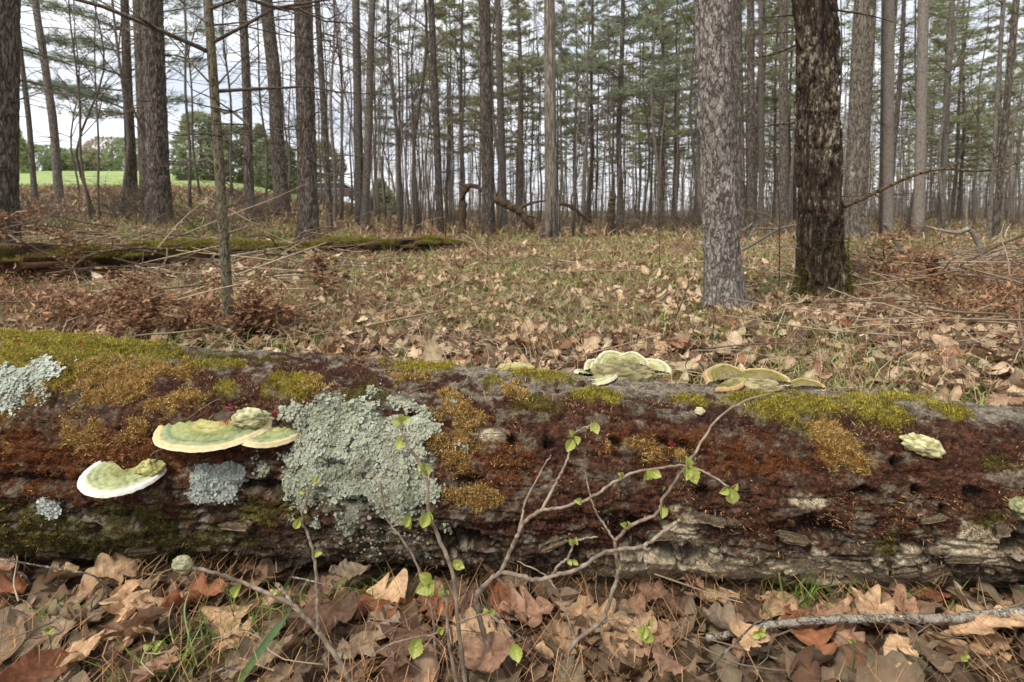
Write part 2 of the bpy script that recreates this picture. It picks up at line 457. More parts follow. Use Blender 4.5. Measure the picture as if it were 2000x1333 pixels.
def ground_material():
    m, nt, N, L, p = new_mat('leaf_covered_soil')
    t = N.new('ShaderNodeTexCoord')
    def noise(s, d=6, r=0.65):
        n = N.new('ShaderNodeTexNoise'); n.inputs['Scale'].default_value = s; n.inputs['Detail'].default_value = d; n.inputs['Roughness'].default_value = r
        L.new(t.outputs['Object'], n.inputs['Vector']); return n
    def ramp(src, stops):
        c = N.new('ShaderNodeValToRGB'); e = c.color_ramp.elements
        while len(e) < len(stops): e.new(0.5)
        for k, (q, col) in enumerate(stops): e[k].position = q; e[k].color = (*col, 1)
        L.new(src, c.inputs['Fac']); return c
    fine = noise(34, 8, 0.75)
    c = ramp(fine.outputs['Fac'], [(0.30, srgb(52, 40, 31)), (0.46, srgb(104, 84, 65)), (0.56, srgb(142, 118, 93)), (0.72, srgb(176, 150, 122))])
    gcol = ramp(fine.outputs['Fac'], [(0.30, srgb(56, 52, 32)), (0.5, srgb(112, 106, 68)), (0.72, srgb(150, 146, 98))])
    big = noise(0.45, 5)
    sp = N.new('ShaderNodeSeparateXYZ'); L.new(t.outputs['Object'], sp.inputs[0])
    ad = N.new('ShaderNodeMath'); ad.operation = 'MULTIPLY_ADD'; ad.inputs[1].default_value = 0.012
    L.new(sp.outputs['X'], ad.inputs[0]); L.new(big.outputs['Fac'], ad.inputs[2])
    mr = N.new('ShaderNodeMapRange'); mr.inputs['From Min'].default_value = 0.50; mr.inputs['From Max'].default_value = 0.66; mr.inputs['To Max'].default_value = 0.75
    L.new(ad.outputs[0], mr.inputs['Value'])
    mx = N.new('ShaderNodeMixRGB'); L.new(mr.outputs[0], mx.inputs['Fac']); L.new(c.outputs[0], mx.inputs['Color1']); L.new(gcol.outputs[0], mx.inputs['Color2'])
    L.new(mx.outputs[0], p.inputs['Base Color'])
    p.inputs['Roughness'].default_value = 0.95; p.inputs['Specular IOR Level'].default_value = 0.1
    b = N.new('ShaderNodeBump'); b.inputs['Strength'].default_value = 0.9; b.inputs['Distance'].default_value = 0.05
    L.new(fine.outputs['Fac'], b.inputs['Height']); L.new(b.outputs['Normal'], p.inputs['Normal'])
    return m

def build_ground():
    a = np.linspace(-1, 1, 161); xs = np.sinh(a * 6.0) / math.sinh(6.0) * 420
    b = np.linspace(0, 1, 260); ys = -14 + np.concatenate([np.linspace(0, 14, 20)[:-1], 14 + np.sinh(np.linspace(0, 1, 171) * 5.5) / math.sinh(5.5) * 420])
    X, Y = np.meshgrid(xs, ys, indexing='ij')
    Z = ground_z(X, Y)
    mb = MB(); mb.add(np.stack([X, Y, Z], -1), grid_faces(len(xs), len(ys)))
    o = mb.build('ground', ground_material()); tag(o, kind='structure')
build_ground()

def build_field():
    m, nt, N, L, p = new_mat('field_grass')
    t = N.new('ShaderNodeTexCoord')
    n = N.new('ShaderNodeTexNoise'); n.inputs['Scale'].default_value = 0.35; n.inputs['Detail'].default_value = 12; n.inputs['Roughness'].default_value = 0.7
    L.new(t.outputs['Object'], n.inputs['Vector'])
    c = N.new('ShaderNodeValToRGB'); e = c.color_ramp.elements
    e[0].position = 0.34; e[0].color = (*srgb(112, 128, 66), 1); e[1].position = 0.60; e[1].color = (*srgb(150, 166, 96), 1); e2 = e.new(.72); e2.color = (*srgb(176, 168, 120), 1)
    L.new(n.outputs['Fac'], c.inputs['Fac']); L.new(c.outputs[0], p.inputs['Base Color'])
    p.inputs['Roughness'].default_value = 0.95
    us = np.linspace(-2.2, -0.34, 90); ys = np.linspace(0, 1, 90)
    U, T = np.meshgrid(us, ys, indexing='ij')
    Y0 = 27 + 2.0 * fbm(U * 9, U * 0, seed=3, oct=3)
    Y = Y0 + T * (150 - Y0)
    X = U * Y
    mb = MB(); mb.add(np.stack([X, Y, ground_z(X, Y) + 0.05], -1), grid_faces(90, 90))
    o = mb.build('grass_field', m); tag(o, kind='structure')
build_field()

# ------------------------------------------------------------------ trees: builders
def trunk_path(H, lean, wig, seed, n=14):
    z = np.linspace(0, 1, n)
    r = np.random.default_rng(seed)
    P = np.zeros((n, 3)); P[:, 2] = z * H
    P[:, 0] = lean[0] * z * H; P[:, 1] = lean[1] * z * H
    for k in range(1, 4):
        P[:, 0] += wig * H / 10 / k * np.sin(z * math.pi * 2 * k * r.uniform(.5, 1) + r.uniform(0, 6)) * np.minimum(1, z * 6)
        P[:, 1] += wig * H / 10 / k * np.sin(z * math.pi * 2 * k * r.uniform(.5, 1) + r.uniform(0, 6)) * np.minimum(1, z * 6)
    P[:, :2] -= P[0, :2]
    return P

def trunk_radius(z, r0, H, flare=0.35, fl_h=0.35, top=0.15):
    return r0 * (1 - (1 - top) * (z / H) ** 1.1) * (1 + flare * np.exp(-z / fl_h))

def fine_trunk(P, r0, H, sides, rows_low, zmax, amp, seed, style, flare=0.35, fl_h=0.3, top=0.3, rootlobes=5):
    """A trunk with modelled bark relief up to zmax and a plain continuation above. Returns an MB (local coordinates)."""
    zz = np.concatenate([np.linspace(-0.12, zmax, rows_low), np.linspace(zmax, H, 14)[1:]])
    pz = P[:, 2]
    cx, cy = np.interp(zz, pz, P[:, 0]), np.interp(zz, pz, P[:, 1])
    th = np.arange(sides) / sides * 2 * math.pi
    Z, TH = np.meshgrid(zz, th, indexing='ij')
    R = trunk_radius(np.maximum(Z, 0), r0, H, flare, fl_h, top)
    R = R * (1 + 0.16 * np.exp(-np.maximum(Z, 0) / (fl_h * 0.8)) * np.cos(rootlobes * TH + seed) + 0.03 * np.cos(2 * TH + Z * 0.7 + seed))
    x, y = np.cos(TH) * r0 * 1.0, np.sin(TH) * r0 * 1.0
    if style == 'plate':      # overlapping scaly plates
        a = vnoise(x * 26, y * 26, Z * 11, seed); a2 = vnoise(x * 44, y * 44, Z * 24, seed + 3)
        pl = np.floor(a * 5) / 5 * 0.7 + np.floor(a2 * 4) / 4 * 0.5
        d = pl - 0.5
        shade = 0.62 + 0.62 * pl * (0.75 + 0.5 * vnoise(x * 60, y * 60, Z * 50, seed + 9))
    else:                      # deep vertical furrows
        a = np.abs(vnoise(x * 22, y * 22, Z * 4.0, seed) - 0.5) * 2
        a2 = np.abs(vnoise(x * 46, y * 46, Z * 11, seed + 5) - 0.5) * 2
        pl = smooth(0.04, 0.5, a) * 0.7 + smooth(0.02, 0.5, a2) * 0.4
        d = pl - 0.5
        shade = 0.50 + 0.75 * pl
    R = R + d * amp
    X = cx[:, None] + R * np.cos(TH); Y = cy[:, None] + R * np.sin(TH)
    mb = MB()
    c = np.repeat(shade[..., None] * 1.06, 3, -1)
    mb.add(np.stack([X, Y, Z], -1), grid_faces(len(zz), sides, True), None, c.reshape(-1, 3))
    return mb

def needle_tufts(mb, C, D, L, nb, rng, wid, base=srgb(150, 154, 122), var=0.25, flat=0.55):
    """Fans of needle-like blades at the points C pointing along D."""
    n = len(C)
    c = np.repeat(C, nb, 0); d = np.repeat(D, nb, 0)
    r = rng.normal(size=(n * nb, 3)); r[:, 2] *= flat
    dd = unit(d * 0.75 + r * 0.62 + np.array([0, 0, 0.10]))
    col = base * (1 + rng.uniform(-var, var, (n * nb, 1))) * (1 + np.repeat(rng.uniform(-0.18, 0.18, (n, 1)), nb, 0))
    col = col * (1 + rng.uniform(-0.06, 0.06, (n * nb, 3)))
    yellow = rng.random((n * nb, 1)) < 0.06
    col = np.where(yellow, srgb(134, 122, 80), col)
    blades(mb, c + rng.normal(0, 0.03, c.shape), dd, L * rng.uniform(.6, 1.2, n * nb), wid, col)

def limb(mb, p0, d, length, r, rng, sag=0.15, n=6, sides=4, wiggle=0.08):
    t = np.linspace(0, 1, n)[:, None]
    d = unit(d)
    side = unit(np.cross(d, [0, 0, 1.0]))
    P = p0 + d * length * t + np.array([0, 0, -1.0]) * sag * length * t ** 2
    w = rng.normal(0, wiggle * length, (n, 1)) * t
    P = P + side * w + np.array([0, 0, 1.0]) * rng.normal(0, wiggle * length * 0.6, (n, 1)) * t
    tube(mb, P, r * (1 - 0.8 * t[:, 0]), sides)
    return P

def pine(seed, H, r0, dead_from, crown_from, spread, mat, lean=(0, 0), density=1.0, needle_col=srgb(152, 156, 122), dead_n=60, tuft=0.27, wid=0.028, nb=9):
    """A forest pine: bare bole, whorls of dead twigs, then layered plumes of needles. Built at the origin as an Empty with parts."""
    rng = np.random.default_rng(seed)
    P = trunk_path(H, lean, 0.05, seed, 16)
    root = thing('pine_tree', 'pine', 'pine tree')
    mb = MB(); zz = P[:, 2]
    zz2 = np.concatenate([[-.15, 0, .12, .3, .6], np.linspace(1.2, H, 15)])
    Pt = np.stack([np.interp(zz2, zz, P[:, 0]), np.interp(zz2, zz, P[:, 1]), zz2], -1)
    tube(mb, Pt, trunk_radius(np.maximum(zz2, 0), r0, H, 0.30, 0.3, 0.12), 14)
    mb.build('trunk', mat, root)
    tp = lambda z: np.array([np.interp(z, zz, P[:, 0]), np.interp(z, zz, P[:, 1]), z])
    mb = MB()
    for k in range(dead_n):
        z = rng.uniform(dead_from, crown_from + 1.5); a = rng.uniform(0, 2 * math.pi)
        ln = rng.uniform(0.5, 1.0) * spread * 0.6
        d = np.array([math.cos(a), math.sin(a), rng.uniform(-0.25, 0.25)])
        Q = limb(mb, tp(z), d, ln, 0.010 + 0.005 * rng.random(), rng, 0.18, 6, 3)
        for j in range(5):
            q = Q[rng.integers(2, 6)]
            a2 = a + rng.choice([-1, 1]) * rng.uniform(.4, 1.0)
            limb(mb, q, [math.cos(a2), math.sin(a2), rng.uniform(-.3, .3)], ln * rng.uniform(.2, .45), 0.006, rng, 0.1, 3, 3)
    tag(mb.build('dead_branches', M_TWIG, root), kind='stuff')
    wood, leaf = MB(), MB()
    z = crown_from
    while z < H - 0.3:
        f = (z - crown_from) / max(H - crown_from, 0.1)
        ln0 = spread * (1.0 - 0.82 * f) * (0.75 + 0.25 * min(1, f * 5))
        for k in range(rng.integers(3, 6)):
            if rng.random() > 0.85 * density: continue
            a = rng.uniform(0, 2 * math.pi); ln = ln0 * rng.uniform(.6, 1.15)
            d = np.array([math.cos(a), math.sin(a), rng.uniform(0.0, 0.35) + 0.5 * f])
            Q = limb(wood, tp(z) + [0, 0, rng.uniform(-.2, .2)], d, ln, 0.022 * (1.2 - f), rng, 0.10, 7, 4)
            nt_ = int((14 + 20 * ln / 3) * density)
            C, D = [], []
            for j in range(nt_):
                s = rng.uniform(0.35, 1.0); i = min(int(s * 6), 5); fr = s * 6 - i
                q = Q[i] * (1 - fr) + Q[i + 1] * fr
                a2 = a + rng.choice([-1, 1]) * rng.uniform(.3, 1.1)
                off = rng.uniform(0.05, 0.42) * ln * (1.25 - s)
                C.append(q + np.array([math.cos(a2), math.sin(a2), rng.uniform(-.05, .28)]) * off)
                D.append([math.cos(a2), math.sin(a2), 0.2])
                if off > 0.25 and rng.random() < 0.6:
                    tube(wood, np.array([q, (q + C[-1]) / 2 + rng.normal(0, .03, 3), C[-1]]), [0.007, 0.005, 0.003], 3)
            if C: needle_tufts(leaf, np.array(C), unit(np.array(D)), tuft, nb, rng, wid, needle_col)
        z += rng.uniform(0.45, 0.75)
    tag(wood.build('limbs', M_TWIG, root), kind='stuff')
    leaf.build('crown', M_NEEDLE, root)
    return root

def bare_tree(seed, H, r0, mat, lean=(0, 0), first=0.30, nb=16, up=0.9, wig=0.10, buds=None, name='bare_sapling'):
    """A leafless slender tree with ascending branches and fine twigs."""
    rng = np.random.default_rng(seed)
    P = trunk_path(H, lean, wig, seed, 18)
    root = thing(name, 'sapling', 'sapling')
    mb = MB(); t = np.linspace(0, 1, 18)
    P[0, 2] = -0.1
    tube(mb, P, r0 * .85 * (1 - 0.88 * t) * (1 + 0.3 * np.exp(-t * 40)), 8)
    mb.build('trunk', mat, root)
    mb = MB()
    for k in range(nb):
        s = rng.uniform(first, 0.96); i = s * 17; i0 = int(i)
        p = P[i0] + (P[min(i0 + 1, 17)] - P[i0]) * (i - i0)
        a = rng.uniform(0, 2 * math.pi); ln = H * rng.uniform(.10, .26) * (1.25 - s)
        d = np.array([math.cos(a), math.sin(a), up * rng.uniform(.6, 1.5)])
        Q = limb(mb, p, d, ln, r0 * (1 - .85 * s) * 0.5, rng, -0.12, 7, 4, 0.05)
        for j in range(10):
            b = Q[rng.integers(2, 7)]; a2 = a + rng.uniform(-1.2, 1.2)
            Q2 = limb(mb, b, [math.cos(a2), math.sin(a2), up * rng.uniform(.2, 1.3)], ln * rng.uniform(.25, .5), max(0.004, r0 * .06), rng, -0.05, 4, 3, 0.06)
            for l in range(2):
                a3 = a2 + rng.uniform(-1, 1)
                limb(mb, Q2[rng.integers(1, 4)], [math.cos(a3), math.sin(a3), rng.uniform(.2, 1)], ln * .16, 0.0035, rng, 0, 3, 3, 0.05)
    tag(mb.build('branches', M_TWIG if mat is not M_SAPLING else mat, root), kind='stuff')
    return root

# ------------------------------------------------------------------ trees: the large trunks one can name
def side_branches(root, specs, base, mat):
    """Branches traced along their own run: list of (list of points in world, radius at base)."""
    for pts, r in specs:
        P = spline(np.array(pts) - base, 5 * len(pts))
        mb = MB(); t = np.linspace(0, 1, len(P))
        tube(mb, P, r * (1 - 0.75 * t), 7)
        mb.build('branch', mat, root)

def hero_tree(name, label, cat, px_top, px_base, py_base, w_base, mat, H=12.0, style=None, top=0.45, wig=0.0, sides=20, flare=0.22, fl_h=0.3, Y=None, amp=0.012, twigs=0, bpx=None, mid=None, seed=None, group=None, zmax=4.2, rows=190, fsides=56):
    base = ground_hit(px_base, py_base) if Y is None else on_ground(px_base, Y)
    Yb = base[1]
    topP = at(px_top, 0, Yb)
    lean = (topP[0] - base[0]) / (topP[2] - base[2])
    r0 = w_base / F * Yb / 2 / math.sqrt(1 + ((px_base - 1000) / F) ** 2)
    seed = seed or abs(int(px_base)) + 1
    n = 18
    P = trunk_path(H, (lean, 0), wig, seed, n)
    if mid is not None:      # a bend: pixel column at a given row
        for mx_, my_ in mid:
            q = at(mx_, my_, Yb) - base
            z = P[:, 2]
            dx = q[0] - np.interp(q[2], z, P[:, 0])
            P[:, 0] += dx * np.exp(-((z - q[2]) / 0.9) ** 2)
    root = thing(name, label, cat, base, group)
    if style:
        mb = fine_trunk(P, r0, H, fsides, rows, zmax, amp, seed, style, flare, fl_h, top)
    else:
        zz = P[:, 2]
        z2 = np.concatenate([[-.15, 0, .08, .2, .4, .7], np.linspace(1.1, H, 22)])
        Pt = np.stack([np.interp(z2, zz, P[:, 0]), np.interp(z2, zz, P[:, 1]), z2], -1)
        mb = MB(); rr = trunk_radius(np.maximum(z2, 0), r0, H, flare, fl_h, top)
        rng0 = np.random.default_rng(seed)
        tube(mb, Pt, rr * (1 + rng0.normal(0, 0.02, len(rr))), sides)
    mb.build('trunk', mat, root)
    if twigs:
        rng = np.random.default_rng(seed + 1); mb = MB()
        for k in range(twigs):
            z = rng.uniform(0.9, min(H * 0.9, 0.7 + 460 / F * Yb)); a = rng.uniform(0, 2 * math.pi)
            p = np.array([np.interp(z, P[:, 2], P[:, 0]), np.interp(z, P[:, 2], P[:, 1]), z])
            ln = rng.uniform(.4, 1.7)
            d = [math.cos(a), math.sin(a), rng.uniform(-.25, .45)]
            Q = limb(mb, p + np.array([math.cos(a), math.sin(a), 0]) * r0 * .6, d, ln, rng.uniform(.006, .014), rng, 0.12, 7, 4, 0.05)
            for j in range(5):
                a2 = a + rng.choice([-1, 1]) * rng.uniform(.3, 1.0)
                Q2 = limb(mb, Q[rng.integers(1, 7)], [math.cos(a2), math.sin(a2), rng.uniform(-.2, .4)], ln * rng.uniform(.2, .5), 0.0045, rng, 0.1, 4, 3, 0.05)
                limb(mb, Q2[rng.integers(1, 4)], [math.cos(a2 + .6), math.sin(a2 + .6), rng.uniform(-.2, .4)], ln * .15, 0.003, rng, 0.1, 3, 3)
        tag(mb.build('dead_branches', M_TWIG, root), kind='stuff')
    return root, base, Yb

G_BIG = 'large trunks standing in the wood'
hero_tree('pine_tree', 'thick scaly reddish-brown pine trunk cut off by the frame beside the field', 'pine tree', 2, -6, 472, 84, M_PINE, style='plate', top=0.6, amp=0.02, flare=0.25, Y=6.6, twigs=8, group=G_BIG)
hero_tree('bare_tree', 'slim leaning grey trunk before the green field, thinner of two', 'tree', 30, 72, 378, 13, M_GREYTREE, wig=.02, Y=14.5, twigs=30, group=G_BIG)
hero_tree('bare_tree', 'crooked grey trunk before the field with a swollen bulge halfway up', 'tree', 72, 120, 391, 19, M_GREYTREE, wig=.03, mid=[(108, 255), (90, 120)], Y=13.5, twigs=34, group=G_BIG)
hero_tree('pine_tree', 'stout straight brown pine with flared foot between field and mossy log', 'pine tree', 296, 314, 442, 47, M_PINE, style='plate', top=0.75, amp=0.03, flare=0.42, fl_h=0.28, Y=9.8, twigs=44, group=G_BIG, fsides=64)
hero_tree('bare_tree', 'pale lichen-grey trunk hiding close behind the stout brown pine', 'tree', 268, 288, 405, 24, M_LICHENY, Y=15, twigs=20, group=G_BIG)
sap, sapb, sapY = hero_tree('bare_sapling', 'slim greenish-grey sapling rising just behind the big mossy log', 'sapling', 403, 449, 655, 22, M_SAPLING, H=6.5, top=0.25, wig=.015, flare=0.25, fl_h=.12, mid=[(425, 265), (412, 100)], sides=16, twigs=10)
hero_tree('pine_tree', 'slim pine with a second thin stem at its foot', 'pine tree', 470, 490, 440, 20, M_PINE, wig=.02, twigs=36, Y=11.5, group=G_BIG)
hero_tree('pine_tree', 'tall brown pine leaning a little, before the round green bushes', 'pine tree', 520, 553, 402, 30, M_PINE, mid=[(537, 160)], top=.55, twigs=38, Y=13.5, group=G_BIG, flare=.3)
hero_tree('pine_tree', 'straight dark pine with a small white lichen spot above its foot', 'pine tree', 592, 603, 473, 40, M_PINE, style='plate', top=0.7, amp=0.018, flare=0.22, twigs=36, group=G_BIG)
hero_tree('pine_tree', 'slender trunk just behind the pine with the lichen spot', 'pine tree', 620, 645, 447, 13, M_PINE, wig=.015, top=.55, twigs=16, Y=11, group=G_BIG)
tw, twb, twY = hero_tree('twin_trunk_tree', 'dark twin-trunked tree whose two stems part near the ground', 'tree', 728, 711, 436, 16, M_GREYTREE, wig=.02, top=.6, twigs=14, Y=15, mid=[(722, 200)], group=G_BIG)
P = trunk_path(12, ((at(694, 0, twY)[0] - twb[0] + .12) / 7.0, 0), .03, 5, 14) + np.array([-.12, .05, -.1])
mb = MB(); tube(mb, P, np.linspace(.125, .07, 14), 14); mb.build('second_trunk', M_GREYTREE, tw)
hero_tree('pine_tree', 'thin straight pine standing alone past the far end of the mossy fallen trunk', 'pine tree', 843, 860, 432, 15, M_PINE, top=.6, wig=.01, twigs=40, Y=16, group=G_BIG)
hero_tree('pine_tree', 'dark pine between the broken stub and the bleached snag', 'pine tree', 946, 955, 452, 25, M_PINE, top=.65, twigs=44, Y=14.5, group=G_BIG, style='plate', amp=.014, flare=.15)
hero_tree('pine_tree', 'second pine half hidden behind the dark one near the broken stub', 'pine tree', 972, 984, 428, 16, M_GREYTREE, top=.6, twigs=30, Y=19, group=G_BIG)
snag, snb, snY = hero_tree('dead_snag', 'bleached barkless dead trunk with shredded grey bark round its foot', 'dead tree', 1073, 1077, 464, 24, M_SNAG, top=.75, twigs=2, Y=12.5, group=G_BIG, flare=.1, H=10)
mb = MB()
rng = np.random.default_rng(4)
for k in range(26):
    a = rng.uniform(0, 6.28); r = .15 + rng.uniform(0, .05); h = rng.uniform(.35, 1.05)
    w = rng.uniform(.012, .03)
    p0 = np.array([math.cos(a) * (r + .03), math.sin(a) * (r + .03), -.02]); p1 = np.array([math.cos(a + rng.normal(0, .15)) * r, math.sin(a) * r, h])
    tube(mb, np.array([p0, (p0 + p1) / 2 + rng.normal(0, .012, 3), p1]), [w, w * .8, w * .3], 5)
tag(mb.build('bark_strips', M_GREYTREE, snag), kind='stuff')
hero_tree('flaky_pine', 'pale grey pine with flaky pinkish bark next to the mossy oak', 'pine tree', 1389, 1415, 608, 73, M_FLAKY, style='plate', top=.75, amp=.022, flare=.42, fl_h=.16, group=G_BIG, zmax=2.6, rows=280, fsides=80)
hero_tree('pine_tree', 'dark pine close behind the pale flaky pine', 'pine tree', 1437, 1447, 440, 23, M_PINE, top=.8, twigs=18, Y=12.5, group=G_BIG)
hero_tree('pine_tree', 'slim reddish pine between the flaky pine and the mossy oak', 'pine tree', 1466, 1468, 430, 16, M_PINE, top=.8, twigs=18, Y=17, group=G_BIG)
hero_tree('pine_tree', 'thinnest dark trunk between the flaky pine and the mossy oak', 'pine tree', 1486, 1487, 425, 11, M_GREYTREE, top=.8, twigs=12, Y=20, group=G_BIG)
hero_tree('pine_tree', 'grey trunk with pale lichen foot partly behind the mossy oak', 'pine tree', 1530, 1532, 432, 19, M_LICHENY, top=.8, twigs=16, Y=15, group=G_BIG)
oak, oakb, oakY = hero_tree('mossy_oak', 'dark furrowed oak trunk with moss at its foot and pale lichen flecks', 'oak tree', 1592, 1604, 587, 86, M_OAK, style='furrow', top=.82, amp=.034, flare=.34, fl_h=.20, group=G_BIG, zmax=2.8, rows=290, fsides=90)
hero_tree('pine_tree', 'thick grey pine with wide lichen patches and roots, behind the oak', 'pine tree', 1690, 1668, 442, 47, M_LICHENY, style='plate', amp=.02, top=.75, flare=.35, fl_h=.5, twigs=14, Y=13, group=G_BIG)
hero_tree('pine_tree', 'pinkish-grey straight trunk, thicker of the close pair behind the oak branch', 'pine tree', 1737, 1735, 437, 22, M_SMOOTH, top=.85, twigs=10, Y=14, group=G_BIG)
hero_tree('pine_tree', 'thin dark stem hugging the pinkish-grey straight trunk', 'pine tree', 1726, 1722, 434, 10, M_GREYTREE, top=.85, twigs=6, Y=15, group=G_BIG)
hero_tree('beech_tree', 'smooth pinkish-grey trunk with a paler whitish foot', 'tree', 1804, 1795, 443, 24, M_SMOOTH, top=.75, twigs=4, Y=13, group=G_BIG)
hero_tree('pine_tree', 'slim dark trunk a little behind the smooth pale-footed tree', 'pine tree', 1860, 1838, 432, 12, M_GREYTREE, top=.8, twigs=14, Y=17, group=G_BIG)
hero_tree('pine_tree', 'brown leaning trunk near the edge behind the forked pale stick', 'pine tree', 1985, 1944, 448, 16, M_PINE, top=.8, twigs=14, Y=13, group=G_BIG)
hero_tree('pine_tree', 'thin leaning stem in front of the brown leaning edge trunk', 'pine tree', 1960, 1932, 462, 10, M_GREYTREE, top=.8, twigs=8, Y=12, group=G_BIG)

# moss at the oak's foot, real tufts
def moss_ring(root, base, r, h, n, seed):
    rng = np.random.default_rng(seed); a = rng.uniform(0, 6.28, n); z = rng.exponential(h, n)
    z = np.minimum(z, h * 3)
    k = fbm(np.cos(a) * 3, np.sin(a) * 3, z * 4, seed=2, oct=2) > 0.46
    a, z = a[k], z[k]; n = len(a)
    R = r * (.90 + .34 * np.exp(-z / .20)) + 0.004
    p = np.stack([np.cos(a) * R, np.sin(a) * R, z], -1)
    d = unit(np.stack([np.cos(a), np.sin(a), np.full(n, .3)], -1) + rng.normal(0, .5, (n, 3)))
    mb = MB(); col = mixc(srgb(58, 54, 20), srgb(112, 104, 44), rng.random(n))
    blades(mb, p, d, rng.uniform(.012, .03, n), .006, col)
    tag(mb.build('moss', M_MOSS, root), kind='stuff')
moss_ring(oak, oakb, 86 / F * oakY / 2 * 1.0, .16, 14000, 3)

# branches of the oak and the sapling
Yo = oakY
side_branches(oak, [
    ([at(1640, 408, Yo), at(1690, 386, Yo - .1), at(1740, 362, Yo - .2), at(1800, 338, Yo - .3), at(1850, 330, Yo - .35), at(1900, 335, Yo - .4), at(1960, 328, Yo - .45), at(2010, 308, Yo - .5)], .017),
    ([at(1848, 330, Yo - .35), at(1890, 313, Yo - .3), at(1970, 306, Yo - .2)], .007),
    ([at(1642, 384, Yo), at(1690, 382, Yo - .05), at(1716, 376, Yo - .1)], .006),
    ([at(1632, 20, Yo), at(1700, 31, Yo + .1), at(1765, 50, Yo + .2)], .009),
    ([at(1550, 30, Yo), at(1500, 34, Yo - .1), at(1448, 38, Yo - .2)], .007),
    ([at(1550, 62, Yo), at(1500, 66, Yo + .2), at(1452, 70, Yo + .3)], .007),
    ([at(1552, 90, Yo), at(1510, 106, Yo + .2), at(1450, 118, Yo + .4)], .010),
    ([at(1552, 240, Yo), at(1500, 246, Yo + .2), at(1440, 259, Yo + .4)], .008),
], oakb, M_DARKWOOD)
Ys = sapY
side_branches(sap, [
    ([at(428, 262, Ys), at(470, 258, Ys + .2), at(530, 254, Ys + .4), at(690, 250, Ys + .9)], .0055),
    ([at(420, 260, Ys), at(380, 244, Ys - .1), at(335, 234, Ys - .2)], .004),
    ([at(420, 172, Ys), at(450, 138, Ys + .1), at(511, 80, Ys + .2)], .006),
    ([at(417, 170, Ys), at(370, 120, Ys), at(318, 62, Ys), at(240, 24, Ys + .1)], .006),
    ([at(413, 50, Ys), at(470, 44, Ys + .2), at(560, 30, Ys + .5), at(640, 10, Ys + .8)], .006),
    ([at(408, 48, Ys), at(370, 22, Ys), at(320, -8, Ys)], .005),
    ([at(438, 408, Ys), at(480, 392, Ys + .1), at(540, 368, Ys + .3), at(590, 338, Ys + .5)], .006),
    ([at(434, 352, Ys), at(470, 380, Ys + .1), at(484, 396, Ys + .2)], .004),
    ([at(428, 350, Ys), at(380, 326, Ys), at(316, 323, Ys)], .0035),
], sapb, M_SAPLING)

# ------------------------------------------------------------------ trees: the mass of the wood, each tree an object
MARKS = [(0, 'edge pine'), (100, 'crooked trunk'), (240, 'stout pine'), (440, 'slim sapling'), (603, 'lichen-spot pine'),
         (711, 'twin trunks'), (858, 'lone straight pine'), (952, 'dark pine'), (1076, 'bleached snag'),
         (1210, 'whorled pine'), (1412, 'flaky pine'), (1600, 'mossy oak'), (1735, 'close pair'),
         (1800, 'pale-footed tree'), (1944, 'leaning edge trunk'), (2000, 'frame edge')]
def between(px):
    for (a, na), (b, nb_) in zip(MARKS[:-1], MARKS[1:]):
        if a <= px < b: return 'between %s and %s' % (na, nb_)
    return 'past the leaning edge trunk'

PINE_PROTO = [
    pine(101, 19, .115, 1.0, 5.2, 3.0, M_PINE, density=1.0),
    pine(102, 17, .10, 0.9, 4.4, 2.8, M_PINE, density=1.0, needle_col=srgb(146, 154, 126)),
    pine(103, 20, .13, 1.3, 6.5, 3.2, M_GREYTREE, density=.95),
    pine(104, 15, .085, 0.7, 3.6, 2.5, M_PINE, density=1.0, needle_col=srgb(158, 160, 118)),
    pine(105, 21, .12, 1.4, 8.0, 3.0, M_GREYTREE, density=.8, dead_n=90),
    pine(106, 18, .10, 1.0, 9.5, 2.6, M_PINE, density=.8, dead_n=100),
]
BARE_PROTO = [
    bare_tree(201, 11, .055, M_GREYTREE), bare_tree(202, 13, .07, M_GREYTREE, wig=.14), bare_tree(203, 9, .04, M_TWIG, lean=(.06, 0)),
    bare_tree(204, 12, .06, M_GREYTREE, lean=(-.05, .02), first=.25), bare_tree(205, 7.5, .032, M_TWIG, wig=.18, first=.2),
    bare_tree(206, 14, .07, M_GREYTREE, nb=16), bare_tree(207, 10, .045, M_SMOOTH, lean=(.09, 0), wig=.12), bare_tree(208, 15, .08, M_LICHENY, nb=14, first=.45),
]
HERO_PX = [(15, 0), (72, 14), (120, 13), (314, 10), (449, 3), (490, 11), (553, 13), (603, 9), (645, 11), (711, 15), (860, 16), (955, 14), (1077, 12), (1415, 4), (1447, 12), (1532, 15), (1604, 4), (1668, 13), (1735, 14), (1795, 13), (1944, 13)]
PLACED = []
used_proto = set()
def put_tree(proto, px, Y, scale, label, cat, group, name, rz=None):
    if id(proto) in used_proto:
        o = copy_tree(proto); 
    else:
        o = proto; used_proto.add(id(proto))
    p = on_ground(px, Y)
    o.location = p; o.rotation_euler = (0, 0, random.uniform(0, 6.28) if rz is None else rz)
    o.scale = (scale, scale, scale * random.uniform(.95, 1.08))
    o.name = name
    tag(o, label, cat, group)
    PLACED.append((px, Y))
    return o
def free(px, Y, gap=7):
    for a, b in PLACED:
        if abs(a - px) < gap and abs(b - Y) < 6: return False
    for a, b in HERO_PX:
        if Y < b + 2 and abs(a - px) < 40: return False
    return True

